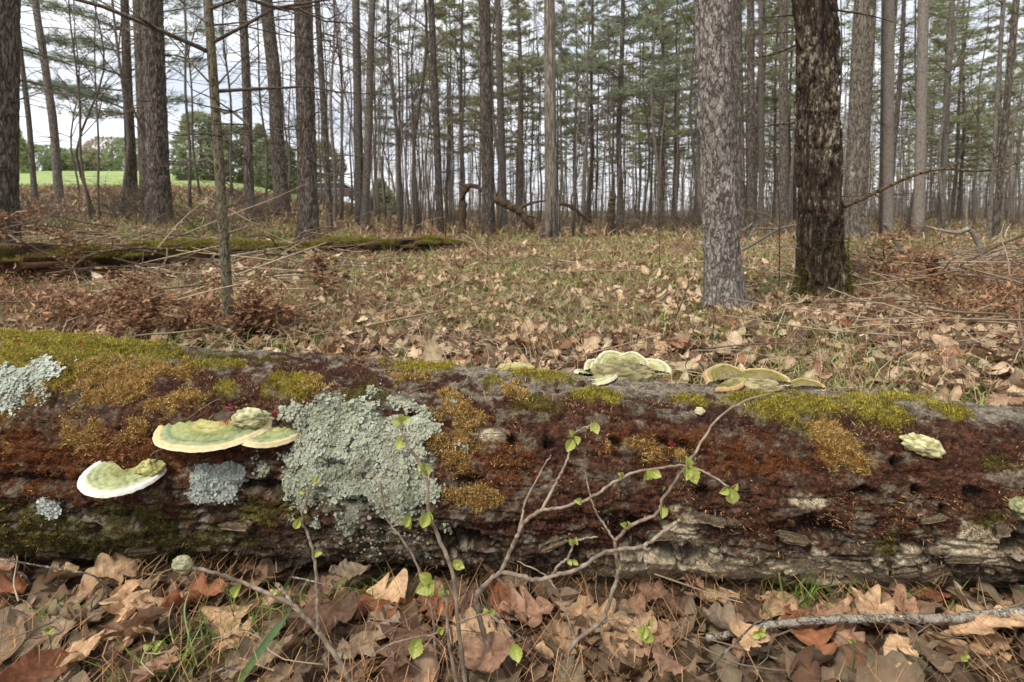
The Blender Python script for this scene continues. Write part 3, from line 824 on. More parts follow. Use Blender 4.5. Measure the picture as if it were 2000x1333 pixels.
rt = random.Random(5)
def zone(n, x0, x1, y0, y1, kinds, sc=(.85, 1.15)):
    k = tries = 0
    while k < n and tries < n * 30:
        tries += 1
        px = rt.uniform(x0, x1); Y = math.sqrt(rt.uniform(y0 * y0, y1 * y1))
        if not free(px, Y): continue
        kind, idx = rt.choice(kinds)
        near = 'near' if Y < 22 else 'midway' if Y < 33 else 'distant' if Y < 45 else 'faint far'
        if kind == 'p':
            if idx >= 4: lab = '%s high-crowned pine with bare bole %s' % (near, between(px))
            else: lab = '%s green-needled pine %s' % (near, between(px))
            put_tree(PINE_PROTO[idx], px, Y, rt.uniform(*sc), lab, 'pine tree', 'pines filling the wood', 'pine_tree')
        else:
            look = {0: 'slim grey', 1: 'wavy grey', 2: 'thin slanting', 3: 'grey low-branched', 4: 'thin crooked', 5: 'tall grey many-branched', 6: 'pinkish slanting', 7: 'pale lichen-grey'}[idx]
            put_tree(BARE_PROTO[idx], px, Y, rt.uniform(*sc), '%s %s leafless tree %s' % (near, look, between(px)), 'bare tree', 'leafless trees in the wood', 'bare_tree')
        k += 1

# the pine with regular whorls and plumes in mid view, and the plumes above the field
put_tree(PINE_PROTO[1], 1212, 18.5, 1.0, 'whorled spruce-like pine with upswept branches, behind the short brown stub', 'pine tree', 'pines filling the wood', 'pine_tree', 0.4)
put_tree(PINE_PROTO[3], 905, 27, 1.15, 'bushy green pine behind the dark pine by the broken stub', 'pine tree', 'pines filling the wood', 'pine_tree')
put_tree(PINE_PROTO[0], 1015, 26, 1.1, 'bushy green pine seen just beside the bleached snag', 'pine tree', 'pines filling the wood', 'pine_tree')
put_tree(PINE_PROTO[1], 1150, 30, 1.15, 'bushy green pine between the snag and the whorled pine', 'pine tree', 'pines filling the wood', 'pine_tree')
put_tree(PINE_PROTO[3], 1290, 27, 1.2, 'bushy green pine between the whorled pine and the flaky pine', 'pine tree', 'pines filling the wood', 'pine_tree')
zone(44, 620, 900, 14, 42, [('b', i) for i in (0, 1, 2, 3, 4, 5, 6, 0, 3)])
zone(5, 680, 900, 28, 44, [('p', 5), ('p', 1), ('b', 7)])
zone(26, 860, 1380, 16, 30, [('b', i) for i in (0, 1, 2, 3, 4, 6)])
zone(34, 540, 1400, 12.5, 24, [('b', 2), ('b', 4), ('b', 4), ('b', 0), ('b', 3)], (.5, 1.0))
zone(18, 880, 1400, 28, 58, [('b', 0), ('b', 5), ('b', 7), ('b', 3), ('p', 5), ('b', 4)])
zone(9, 860, 1400, 29, 52, [('p', 0), ('p', 1), ('p', 2), ('p', 3)])
zone(12, 1420, 2010, 15, 23, [('b', 0), ('b', 3), ('b', 4), ('b', 2)])
zone(20, 1480, 2030, 21, 38, [('p', 0), ('b', 0), ('p', 5), ('b', 4), ('p', 3), ('p', 1)])
zone(40, 1380, 2040, 26, 60, [('p', 0), ('b', 3), ('b', 4), ('b', 6), ('b', 1), ('b', 3), ('p', 5), ('p', 5), ('b', 5), ('b', 0), ('b', 7), ('b', 6)])
# thin stems before the field
for px, Y, k, s in [(180, 11, 2, .8), (188, 11.3, 4, 1.0), (196, 10.9, 2, .7), (240, 11.5, 0, .8), (275, 13, 4, 1.0), (372, 13, 0, .8), (395, 15, 2, .9), (455, 17, 0, .9), (520, 18, 3, .8), (160, 17, 4, 1.0), (655, 14, 0, .9), (668, 17, 5, .8)]:
    put_tree(BARE_PROTO[k], px, Y, s, '%s %s leafless sapling against the field %s' % ('near' if Y < 11.4 else 'farther', {2: 'thin slanting', 4: 'thin crooked', 0: 'slim straight', 3: 'low-branched', 5: 'tall many-branched'}[k], between(px)), 'sapling', 'thin saplings along the field edge', 'bare_sapling')

# pine behind the stout trunk whose flat plumes hang before the sky
def plume_pine():
    rng = np.random.default_rng(77)
    base = on_ground(262, 17.0); Y = 17.0
    root = thing('pine_tree', 'pine hidden by the stout trunk, flat green plumes reaching over the field', 'pine tree', base, 'pines filling the wood')
    mb = MB(); H = 14
    tube(mb, np.array([[0, 0, -.1], [0, 0, 3], [.05, 0, 7], [0, 0, 11], [0, 0, H]]), [.15, .13, .10, .06, .02], 12)
    mb.build('trunk', M_PINE, root)
    wood, leaf = MB(), MB()
    for px0, py0, px1, py1, w in [(262, 215, 70, 165, 1.), (262, 150, 70, 115, 1.), (262, 105, 100, 85, 1.2), (262, 200, 125, 195, .8), (262, 60, 60, 10, 1.2), (280, 215, 380, 200, .6), (262, 225, 165, 228, .7),
                                  (262, 30, 90, -40, 1.2), (280, 40, 480, 10, 1.0), (280, 90, 430, 60, .8), (262, 178, 70, 180, .9), (280, -10, 420, -50, 1.2), (280, 140, 390, 120, .6)]:
        a, b = at(px0, py0, Y) - base, at(px1, py1, Y + rng.uniform(-1, 1)) - base
        a[0] *= 0; a[0] = 0
        P = spline(np.array([a, a * .5 + b * .5 + [0, 0, .12], b]), 9)
        tube(wood, P, np.linspace(.03, .006, 9), 4)
        n = int(130 * w); C, D = [], []
        for j in range(n):
            s = rng.uniform(.22, 1); q = P[min(int(s * 8), 7)] + (P[min(int(s * 8) + 1, 8)] - P[min(int(s * 8), 7)]) * (s * 8 % 1)
            off = np.array([rng.normal(0, .12), rng.normal(0, .55), rng.normal(0.04, .07)]) * (1.15 - .5 * s)
            C.append(q + off); D.append(unit(off + unit(b - a) * .4))
        needle_tufts(leaf, np.array(C), np.array(D), .22, 10, rng, .020, srgb(136, 150, 124))
    tag(wood.build('limbs', M_TWIG, root), kind='stuff')
    leaf.build('crown', M_NEEDLE, root)
plume_pine()

# bushes and small trees out on the field
def bushy(seed, h, r, col, name, label, cat, px, Y, conical=False, n=900, group=None, dz=0, tuft=.5):
    rng = np.random.default_rng(seed)
    p = on_ground(px, Y); p[2] += dz
    root = thing(name, label, cat, p, group)
    mb = MB(); tube(mb, np.array([[0, 0, -.2], [0, 0, h * .4], [.1, 0, h * .8]]), [r * .08, r * .06, r * .02], 7); mb.build('trunk', M_GREYTREE, root)
    z = rng.uniform(.03, 1, n); a = rng.uniform(0, 6.28, n)
    lob = .55 + .85 * vnoise(np.cos(a) * 2.2 + seed, np.sin(a) * 2.2, z * 5, seed)
    prof = (1 - z) ** .8 if conical else np.sqrt(np.maximum(0, 1 - (2 * z - .85) ** 2 / 1.4))
    R = r * prof * lob * rng.uniform(.55, 1.0, n) ** .5
    C = np.stack([np.cos(a) * R, np.sin(a) * R, z * h], -1)
    D = unit(np.stack([np.cos(a), np.sin(a), rng.uniform(-.2, .8, n)], -1))
    lf = MB(); needle_tufts(lf, C, D, tuft, 7, rng, .11, col, .25, .8)
    lf.build('crown', M_NEEDLE, root)
GB = 'trees and bushes on the far side of the field'
for k, (px, Y, h, r, c, lab) in enumerate([
        (95, 84, 4.0, 3.2, srgb(150, 164, 122), 'round green bush on the field horizon, nearest the thin leaning trunk'),
        (142, 86, 3.6, 3.6, srgb(164, 170, 138), 'low grey-green bush on the field horizon by the crooked trunk'),
        (178, 86, 3.4, 3.2, srgb(156, 168, 126), 'low green bush on the horizon between the crooked trunk and thin stems'),
        (225, 88, 5.6, 4.0, srgb(178, 160, 136), 'bare brownish round tree on the field horizon'),
        (262, 86, 5.2, 3.0, srgb(150, 164, 122), 'green bush on the horizon against the stout brown pine'),
        (36, 60, 5.5, 1.7, srgb(156, 170, 112), 'small yellowish conifer peeping out beside the reddish edge pine')]):
    bushy(300 + k, h, r, c, 'field_bush' if k < 5 else 'small_conifer', lab, 'bush' if k < 5 else 'conifer', px, Y, k == 5, 900, GB)
for k, (px, Y, h, r, con, lab) in enumerate([
        (398, 44, 5.4, 2.0, False, 'big rounded evergreen bush at the field edge behind the slim sapling'),
        (452, 46, 4.8, 2.1, False, 'evergreen bush between the slim sapling and the two-stemmed pine'),
        (512, 47, 5.2, 1.6, True, 'pointed young conifer between the two-stemmed pine and leaning pine'),
        (540, 44, 4.2, 1.7, False, 'low yellow-green bush at the leaning pine'),
        (628, 48, 5.2, 1.8, False, 'light green tree seen behind the pine with lichen spot'),
        (745, 52, 3.2, 1.8, True, 'small dark conifer beyond the twin-trunked tree')]):
    bushy(320 + k, h, r, srgb(156, 162, 130) if k != 4 else srgb(168, 174, 136), 'evergreen_bush', lab, 'bush', px, Y, con, 1500, GB, -.3, .36)

# a parked vehicle half hidden by trunks
def vehicle():
    base = on_ground(664, 44); base[2] = at(664, 392, 44)[2]
    root = thing('parked_car', 'car with pale roof and red lamp parked beyond the trees, mostly hidden', 'car', base)
    m1, nt, N, L, p = new_mat('car_paint'); p.inputs['Base Color'].default_value = (*srgb(88, 74, 72), 1); p.inputs['Roughness'].default_value = .35
    m2, nt, N, L, p = new_mat('car_roof_paint'); p.inputs['Base Color'].default_value = (*srgb(190, 190, 190), 1); p.inputs['Roughness'].default_value = .35
    m3, nt, N, L, p = new_mat('car_glass'); p.inputs['Base Color'].default_value = (.02, .025, .03, 1); p.inputs['Roughness'].default_value = .08
    m4, nt, N, L, p = new_mat('car_tyre'); p.inputs['Base Color'].default_value = (.02, .02, .02, 1)
    m5, nt, N, L, p = new_mat('red_lamp_plastic'); p.inputs['Base Color'].default_value = (*srgb(104, 40, 38), 1); p.inputs['Roughness'].default_value = .3
    def prism(name, prof, y0, y1, m, inset=0.0):
        n = len(prof); a = np.array(prof)
        V = np.concatenate([np.stack([a[:, 0], np.full(n, y0), a[:, 1]], -1), np.stack([a[:, 0], np.full(n, y1), a[:, 1]], -1)])
        me = bpy.data.meshes.new(name)
        me.from_pydata(V.tolist(), [], [list(range(n)), list(range(2 * n - 1, n - 1, -1))] + [[i, n + i, n + (i + 1) % n, (i + 1) % n] for i in range(n)])
        me.materials.append(m)
        o = link(name, me, root); b = o.modifiers.new('soft_edges', 'BEVEL'); b.width = .05; b.segments = 2
        return o
    prism('body', [(-2.0, .3), (2.0, .3), (2.05, .6), (1.95, .85), (1.2, .92), (-1.7, .95), (-2.0, .85), (-2.05, .6)], -.85, .85, m1)
    prism('roof', [(-1.35, 1.38), (.4, 1.40), (.5, 1.34), (-1.5, 1.32)], -.68, .68, m2)
    prism('window', [(-1.7, .96), (1.15, .94), (.5, 1.33), (-1.45, 1.31)], -.74, .74, m3)
    prism('tail_lamp', [(.98, .62), (1.25, .62), (1.25, .80), (.98, .80)], -.90, -.84, m5)
    for x in (-1.25, 1.3):
        for y in (-.80, .80):
            mb = MB(); th = np.linspace(0, 2 * math.pi, 20)
            P = np.stack([x + .24 * np.cos(th), np.full(20, y), .31 + .24 * np.sin(th)], -1)
            tube(mb, P, .085, 8, cap=False); w = mb.build('wheel', m4, root)
vehicle()

# the far wood, one mass of stems and twigs
def distant_wood():
    rng = np.random.default_rng(9); mb = MB(); lf = MB()
    for k in range(620):
        px = rng.uniform(700, 2060) if k < 370 else rng.uniform(1300, 2080); Y = rng.uniform(44, 105); X = (px - 1000) / F * Y
        H = rng.uniform(9, 20); r = rng.uniform(.03, .10); z0 = float(ground_z(X, Y))
        P = trunk_path(H, (rng.normal(0, .03), 0), .05, 5000 + k, 6) + np.array([X, Y, z0 - .1])
        c = mixc(srgb(112, 102, 90), srgb(176, 164, 148), rng.random())
        tube(mb, P, np.linspace(r, r * .3, 6), 4, c, False)
        for j in range(11):
            q = P[0] + (P[-1] - P[0]) * rng.uniform(.1, .95); a = rng.uniform(0, 6.28); ln = rng.uniform(.8, 2.2)
            tube(mb, np.array([q, q + [math.cos(a) * ln * .5, math.sin(a) * ln * .5, rng.uniform(0, .5)], q + [math.cos(a) * ln, math.sin(a) * ln, rng.uniform(-.2, 1.2)]]), [.018, .014, .007], 3, c, False)
        for j in range(5):
            q = np.array([X + rng.normal(0, 3), Y + rng.normal(0, 3), z0 - .1]); h = rng.uniform(.8, 4.5); lx = rng.normal(0, .3) * h
            tube(mb, np.array([q, q + [lx * .4, 0, h * .6], q + [lx, rng.normal(0, .3), h]]), [.028, .02, .008], 3, c, False)
        if rng.random() < (.22 if px > 1350 else .12 if px > 1000 else .05):
            n = 110; z = rng.uniform(.3, 1, n); a = rng.uniform(0, 6.28, n); R = 2.6 * (1.15 - z) * rng.uniform(.2, 1, n)
            C = np.stack([X + np.cos(a) * R, Y + np.sin(a) * R, z0 + z * H], -1)
            needle_tufts(lf, C, unit(np.stack([np.cos(a), np.sin(a), a * 0], -1)), .5, 5, rng, .10, srgb(146, 154, 116))
    v = MB(); v.v, v.q, v.t, v.c, v.n = mb.v, mb.q, mb.t, mb.c, mb.n
    for a, t, c in zip(lf.v, lf.t, lf.c): v.add(a, None, t - t.min(), c)
    tag(v.build('distant_wood', M_STUFF), kind='stuff')
distant_wood()

# ------------------------------------------------------------------ stubs and broken trunks in the middle distance
def stick(name, label, cat, pts, r0, r1=None, mat=None, group=None, twigs=None, sides=8, rough=0.12, seed=1, n=None):
    """A branch along world points as a thing of its own; twigs are further branches, each a part."""
    rng = np.random.default_rng(seed)
    pts = np.array(pts, float); base = pts[0].copy()
    root = thing(name, label, cat, base, group)
    n = n or 5 * len(pts)
    P = spline(pts - base, n)
    P[1:-1] += rng.normal(0, r0 * .12, (n - 2, 3))
    rr = np.linspace(r0, r0 * .35 if r1 is None else r1, n) * (1 + rng.normal(0, rough * .5, n))
    mb = MB(); tube(mb, P, rr, sides); mb.build('stem', mat or M_STICK, root)
    for tp_, tr in (twigs or []):
        Q = spline(np.array(tp_) - base, 4 * len(tp_))
        mb = MB(); tube(mb, Q, np.linspace(tr, tr * .4, len(Q)), 6); mb.build('side_twig', mat or M_STICK, root)
    return root

Yk = 15.0
stick('broken_stump', 'snapped mossy stump with its top folded over beside the dark pine', 'stump',
      [on_ground(903, Yk) - [0, 0, .1], at(903, 400, Yk), at(906, 376, Yk), at(918, 362, Yk), at(945, 372, Yk - .1)], .11, .06, M_DARKWOOD, sides=12, rough=.3,
      twigs=[([at(916, 366, Yk - .1), at(905, 362, Yk), at(896, 358, Yk)], .06), ([at(905, 380, Yk - .1), at(898, 392, Yk - .1)], .05)], seed=4)
Yk = 13.6
stick('broken_log', 'broken dead trunk propped on the ground between the dark pine and the snag', 'fallen trunk',
      [at(968, 388, Yk), at(990, 400, Yk), at(1012, 412, Yk), at(1026, 428, Yk), at(1042, 446, Yk)], .11, .07, M_DARKWOOD, sides=12, seed=6,
      twigs=[([at(1012, 410, Yk), at(1030, 400, Yk), at(1052, 394, Yk), at(1066, 393, Yk)], .05), ([at(1020, 421, Yk), at(1040, 424, Yk), at(1064, 430, Yk)], .035), ([at(968, 384, Yk), at(974, 372, Yk), at(980, 362, Yk)], .03)])
stick('fallen_branch', 'dark broken limb sloping to the ground past the bleached snag', 'fallen branch',
      [at(1088, 397, Yk), at(1106, 400, Yk), at(1122, 408, Yk), at(1138, 422, Yk), at(1156, 434, Yk)], .055, .03, M_DARKWOOD, seed=7,
      twigs=[([at(1110, 401, Yk), at(1128, 402, Yk), at(1142, 409, Yk)], .02), ([at(1124, 409, Yk), at(1130, 424, Yk), at(1128, 438, Yk)], .02)])
Yk = 15.5
stick('rotten_stump', 'short brown rotten stump with splintered orange top near the whorled pine', 'stump',
      [on_ground(1192, Yk) - [0, 0, .1], at(1192, 430, Yk), at(1193, 408, Yk), at(1196, 388, Yk), at(1198, 376, Yk)], .13, .04, M_DARKWOOD, sides=12, seed=8,
      twigs=[([at(1198, 400, Yk), at(1201, 385, Yk), at(1202, 378, Yk)], .05)])
stick('fallen_branch', 'short reddish rotten log lying beside the splintered stump', 'fallen branch',
      [on_ground(1204, 15) + [0, 0, .06], on_ground(1216, 14.8) + [0, 0, .05], on_ground(1234, 14.7) + [0, 0, .05]], .08, .06, M_DARKWOOD, seed=9)
for pr in PINE_PROTO + BARE_PROTO:
    if id(pr) not in used_proto:
        for ch in list(pr.children): bpy.data.objects.remove(ch)
        bpy.data.objects.remove(pr)

# ------------------------------------------------------------------ the big mossy log in front
LX0, LX1 = -1.95, 1.95
def lr(X): return 0.1948 - 0.0301 * X
def lyc(X): return 1.1496 - 0.0641 * X
def lzc(X): return 0.85 * lr(X)
def log_pt(X, th, r):
    """Point of the log surface: th = 0 towards the camera, 90 degrees on top."""
    return np.stack([X + 0 * th, lyc(X) - r * np.cos(th), lzc(X) + r * np.sin(th)], -1)
def log_n(th): return np.stack([0 * th, -np.cos(th), np.sin(th)], -1)

_gX, _gT = np.meshgrid(np.linspace(-1.75, 1.7, 580), np.radians(np.linspace(-70, 108, 260)), indexing='ij')
_gP = log_pt(_gX, _gT, lr(_gX))
_gpx, _gpy = project(_gP)
_vis = np.einsum('ijk,ijk->ij', log_n(_gT), CAM - _gP) > 0
def log_uv(px, py):
    d = (_gpx - px) ** 2 + (_gpy - py) ** 2 + np.where(_vis, 0, 1e9)
    k = np.unravel_index(np.argmin(d), d.shape)
    return _gX[k], _gT[k]
def log_at(px, py, lift=0.0):
    X, th = log_uv(px, py)
    return log_pt(np.array(X), np.array(th), lr(X) + lift), log_n(np.array(th)), X, th

class Patch:
    def __init__(s, px, py, rx, ry, rough=.45, k=1.0, fr=9.0):
        X, th = log_uv(px, py); Xa, _ = log_uv(px - rx, py); Xb, _ = log_uv(px + rx, py)
        _, ta = log_uv(px, py - ry); _, tb = log_uv(px, py + ry)
        s.X, s.A = X, 0.5 * (ta + tb) * lr(X)
        s.rx = max(abs(Xb - Xa) / 2, .01); s.ra = max(abs(ta - tb) * lr(X) / 2, .022 if py > 1030 else .01)
        s.rough, s.k, s.seed, s.fr = rough, k, int(px * 7 + py) % 997, fr
    def mask(s, X, A):
        d = np.sqrt(((X - s.X) / s.rx) ** 2 + ((A - s.A) / s.ra) ** 2)
        m = np.zeros_like(X)
        k = d < 2.2
        n = fbm(X[k] * s.fr * 4, A[k] * s.fr * 4, seed=s.seed, oct=5, gain=.6)
        m[k] = smooth(1.36, .62, d[k] + s.rough * 4.0 * (n - .5)) * s.k
        return m

GREEN = [Patch(120, 690, 190, 42, .5), Patch(20, 665, 110, 22), Patch(70, 720, 120, 40, .6), Patch(572, 757, 58, 26), Patch(820, 722, 74, 16), Patch(400, 712, 70, 9, .6), Patch(437, 765, 24, 15, .6), Patch(1060, 739, 62, 9),
         Patch(1168, 775, 44, 16, .6), Patch(1545, 798, 84, 26, .6), Patch(1710, 806, 50, 27, .35), Patch(1765, 785, 56, 6, .6), Patch(1850, 808, 42, 12, .6), Patch(960, 748, 22, 8, .6), Patch(1355, 782, 36, 9, .6), Patch(1480, 778, 36, 7, .6)]
GREEN_DULL = [Patch(330, 690, 220, 10, .7), Patch(510, 1000, 40, 24, .8), Patch(585, 985, 36, 26, .7), Patch(720, 765, 46, 24, .7), Patch(1040, 790, 46, 22, .7), Patch(60, 1040, 150, 40, .9, .8), Patch(320, 1060, 160, 46, .9, .7), Patch(1920, 1020, 40, 22, .8), Patch(1950, 905, 26, 18, .8), Patch(1735, 1065, 24, 16, .8)]
GOLD = [Patch(190, 770, 160, 62, .6), Patch(120, 835, 130, 40, .7), Patch(265, 745, 90, 34, .7), Patch(880, 845, 44, 68, .7), Patch(1620, 868, 36, 40, .6), Patch(925, 965, 52, 18, .6), Patch(1260, 885, 62, 22, .8), Patch(1020, 765, 40, 14, .7), Patch(800, 740, 40, 10, .7), Patch(620, 760, 40, 16, .7), Patch(1180, 800, 34, 12, .6), Patch(1660, 905, 34, 22, .7)]
RED = [Patch(420, 780, 260, 60, .8), Patch(600, 715, 200, 24, .8), Patch(250, 870, 200, 52, .9), Patch(90, 905, 170, 60, .8), Patch(640, 760, 60, 24, .9), Patch(950, 850, 150, 70, .9), Patch(1150, 850, 240, 76, .9), Patch(1420, 860, 240, 66, .9), Patch(1680, 900, 240, 70, .9), Patch(1880, 900, 160, 66, .9), Patch(1100, 940, 220, 46, .9), Patch(1330, 990, 170, 40, 1.0),
       Patch(1600, 985, 180, 46, 1.0), Patch(1850, 980, 120, 34, 1.0), Patch(930, 800, 160, 34, .9), Patch(1250, 805, 150, 20, .9), Patch(1450, 830, 120, 24, .9), Patch(1800, 850, 120, 30, .9), Patch(480, 870, 140, 40, .9), Patch(1000, 1000, 120, 40, 1.1), Patch(700, 735, 160, 16, .9), Patch(880, 930, 60, 60, .9), Patch(1500, 1040, 200, 40, 1.1, .9), Patch(1150, 1030, 150, 46, 1.1, .9), Patch(1780, 1030, 160, 36, 1.1, .8), Patch(2150, 930, 180, 70, .9), Patch(-120, 900, 160, 70, .9), Patch(480, 990, 120, 40, 1.2, .6)]
RUST = [Patch(150, 895, 200, 50, .8), Patch(60, 880, 110, 40, .8), Patch(960, 900, 90, 40, .9), Patch(1340, 870, 120, 30, 1.), Patch(1500, 900, 160, 26, 1.0), Patch(300, 880, 100, 30, .9)]
LICH = [Patch(722, 848, 122, 70, .7), Patch(660, 930, 104, 56, .7), Patch(775, 960, 70, 56, .8), Patch(700, 980, 80, 30, 1.1, .8), Patch(740, 1045, 76, 30, 1.6, .4), Patch(612, 940, 40, 30, 1.0), Patch(640, 815, 60, 34, .8)]
LICH_W = [Patch(20, 752, 60, 34, .7)]
LICH_B = [Patch(424, 944, 40, 30, .7)]
LICH_S = [Patch(90, 985, 22, 17, .6)]
CREAM = [Patch(1300, 1142, 110, 26, .8), Patch(1480, 1128, 130, 26, .9), Patch(1350, 1120, 130, 30, .9), Patch(1330, 1050, 30, 34, .8), Patch(1240, 1120, 60, 22, .9), Patch(1590, 1110, 60, 22, .9), Patch(1850, 1165, 40, 16, .7), Patch(1780, 1105, 30, 26, .8), Patch(1590, 980, 40, 12, .7), Patch(950, 853, 34, 6, .5), Patch(1630, 1115, 70, 20, .9), Patch(1900, 1060, 70, 22, 1.0)]
HOLES = [(1075, 865, 12, 8), (1005, 858, 8, 6), (1200, 864, 12, 6), (1310, 866, 40, 9), (1375, 966, 18, 8), (1750, 902, 9, 6), (1795, 962, 12, 8), (1840, 1000, 10, 12), (1905, 965, 18, 12), (1280, 1075, 46, 18), (1235, 1040, 40, 9), (1120, 1073, 20, 12), (700, 975, 24, 6), (760, 1025, 40, 9), (915, 940, 30, 6), (900, 1055, 60, 8), (1355, 1090, 24, 12), (1600, 1040, 40, 12), (1980, 1068, 30, 14), (1690, 962, 34, 9), (60, 935, 70, 6), (500, 950, 60, 7), (420, 1085, 80, 8), (650, 905, 24, 5)]

def pmax(L, X, A):
    m = np.zeros_like(X)
    for p in L: m = np.maximum(m, p.mask(X, A))
    return m

LOGB = np.array([0.0, float(lyc(0)), 0.0])
log = thing('fallen_log', 'big decaying mossy log lying across the front with lichen and bracket fungi', 'fallen log', LOGB)

def build_log():
    xs = np.concatenate([np.linspace(LX0, -1.52, 24)[:-1], np.linspace(-1.52, 1.50, 900), np.linspace(1.50, LX1, 24)[1:]])
    th = np.radians(np.concatenate([np.linspace(-62, 118, 244), np.linspace(118, 298, 30)[1:-1]]))
    X, T = np.meshgrid(xs, th, indexing='ij')
    sh = X.shape
    x, t = X.ravel().astype(np.float32), T.ravel().astype(np.float32)
    r = lr(x); A = (t * r).astype(np.float32)
    nx, ny = r * np.cos(t), r * np.sin(t)          # seamless coordinates round the stem
    big = fbm(x * 3.0, ny * 6, nx * 6, 1, 3) - .5
    ridge = fbm(x * 5.0, ny * 34, nx * 34, 2, 4) - .5
    med = fbm(x * 26, ny * 40, nx * 40, 3, 4, .6) - .5
    fine = fbm(x * 110, ny * 130, nx * 130, 4, 3, .65) - .5
    low = smooth(.25, -.35, t)                       # lower front: loose cracked bark
    crk = np.abs(fbm(x * 7 + .8 * med, ny * 30, nx * 30, 6, 3) - .5)
    crack = smooth(.055, .0, crk)
    crk2 = np.abs(fbm(x * 16, ny * 55, nx * 55, 16, 3) - .5)
    crack2 = smooth(.04, .0, crk2)
    pl = fbm(x * 9, ny * 24, nx * 24, 7, 4)
    terr = np.floor(pl * 9) / 9 + smooth(.0, .35, (pl * 9) % 1) / 9 - .5
    green = pmax(GREEN, x, A); dull = pmax(GREEN_DULL, x, A); gold = pmax(GOLD, x, A); red = np.clip(pmax(RED, x, A) * 1.25, 0, 1); gold = gold * smooth(.34, .50, fbm(x * 15, A * 20, seed=101, oct=4)); rust = pmax(RUST, x, A)
    lich = pmax(LICH, x, A); lich = lich * (1 - .75 * smooth(.05, .45, smooth(.16, -.25, t) * smooth(.40, .56, fbm(x * 16, A * 16, seed=55, oct=4)))); lw = pmax(LICH_W, x, A); lb = pmax(LICH_B, x, A); ls = pmax(LICH_S, x, A); cream = pmax(CREAM, x, A)
    hole = np.zeros_like(x)
    for px, py, rx, ry in HOLES:
        hole = np.maximum(hole, Patch(px, py, rx, ry, .35, 1, 20).mask(x, A))
    soft = np.maximum.reduce([green, gold * .8, lich * .8])
    d = (.016 * big + .017 * ridge * (1 - .5 * soft) + .014 * med + .007 * fine + .010 * terr * low * (1 - .5 * lich)
         - .016 * crack * (.5 + .5 * low) * (1 - soft) - .005 * crack2 * (1 - soft) - .022 * hole + .007 * green + .005 * gold + .004 * lich + .003 * red * (.5 + fine))
    d *= np.where((t > math.radians(150)) | (t < math.radians(-58)), .6, 1)
    # colours of bark, wood, moss films (what each bit is made of), then holes coloured darker
    speck = fbm(x * 150, ny * 170, nx * 170, 9, 3, .7)
    sp2 = fbm(x * 60, ny * 90, nx * 90, 10, 3, .6)
    barkc = mixc(srgb(50, 39, 30), srgb(100, 82, 64), smooth(.35, .68, sp2))
    barkc = mixc(barkc, srgb(150, 132, 108), smooth(.58, .70, speck))
    grey = mixc(srgb(92, 82, 68), srgb(166, 154, 134), smooth(.32, .66, sp2 * .6 + speck * .4))
    top = smooth(.82, 1.15, t + .7 * (fbm(x * 6, ny * 22, nx * 22, 11, 3) - .5)) 
    streak = smooth(.52, .62, fbm(x * 6, ny * 36, nx * 36, 12, 4, .6))
    c = mixc(barkc, grey, np.clip(top * .9 + .55 * streak * smooth(-.2, .5, t), 0, 1))
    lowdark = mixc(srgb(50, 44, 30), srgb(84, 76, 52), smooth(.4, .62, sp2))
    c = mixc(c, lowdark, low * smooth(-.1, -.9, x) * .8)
    lowgrey = mixc(srgb(84, 70, 55), srgb(158, 142, 118), smooth(.42, .62, speck * .5 + sp2 * .5))
    c = mixc(c, lowgrey, .75 * low * smooth(.1, .8, x) * smooth(.46, .60, fbm(x * 12, ny * 20, nx * 20, 13, 4)))
    wh = smooth(.585, .64, fbm(x * 34, ny * 40, nx * 40, 14, 5, .68)) * (.35 + .65 * low)
    c = mixc(c, srgb(164, 154, 134), wh * .75)
    redc = mixc(srgb(62, 40, 31), srgb(112, 74, 54), smooth(.35, .7, speck))
    redc = mixc(redc, srgb(66, 46, 44), top * .5)
    rustc = mixc(srgb(96, 52, 26), srgb(150, 92, 46), smooth(.35, .7, speck))
    bare = smooth(.535, .615, fbm(x * 30, ny * 44, nx * 44, 15, 5, .66))
    c = mixc(c, mixc(srgb(104, 90, 74), srgb(168, 152, 130), speck), .60 * bare * np.clip(red + rust, 0, 1) * smooth(.40, .60, fbm(x * 10, A * 14, seed=66, oct=3)))
    c = mixc(c, redc, red * (1 - .90 * bare)); c = mixc(c, rustc, rust * .6 * (1 - .7 * bare))
    c = mixc(c, mixc(srgb(110, 76, 28), srgb(168, 128, 62), smooth(.35, .7, speck)), gold * .85)
    c = mixc(c, mixc(srgb(66, 62, 22), srgb(112, 106, 40), smooth(.35, .7, speck)), dull * .7)
    c = mixc(c, mixc(srgb(74, 66, 18), srgb(150, 134, 46), smooth(.3, .7, speck * .5 + sp2 * .5)), green * .9)
    c = mixc(c, mixc(srgb(134, 138, 118), srgb(170, 174, 154), speck), lich * .9)
    cz = smooth(.06, .22, x) * smooth(.95, .6, x) * smooth(-.50, -.72, t + .35 * (fbm(x * 7, A * 20, seed=81, oct=4) - .5)) * smooth(.30, .44, fbm(x * 9, A * 30, seed=82, oct=4))
    cz = np.maximum(cz, .9 * low * smooth(.3, .9, x) * smooth(.56, .64, fbm(x * 11, A * 24, seed=83, oct=5, gain=.6)))
    cream = np.maximum(cream, cz * (t < .2) * (t > -1.2))
    c = mixc(c, mixc(srgb(196, 174, 136), srgb(240, 224, 192), speck), cream * .95)
    c = mixc(c, srgb(30, 24, 19), np.clip(hole * .75, 0, 1))
    P = log_pt(x, t, r + d) - LOGB
    mb = MB(); mb.add(P, grid_faces(sh[0], sh[1], True), None, c)
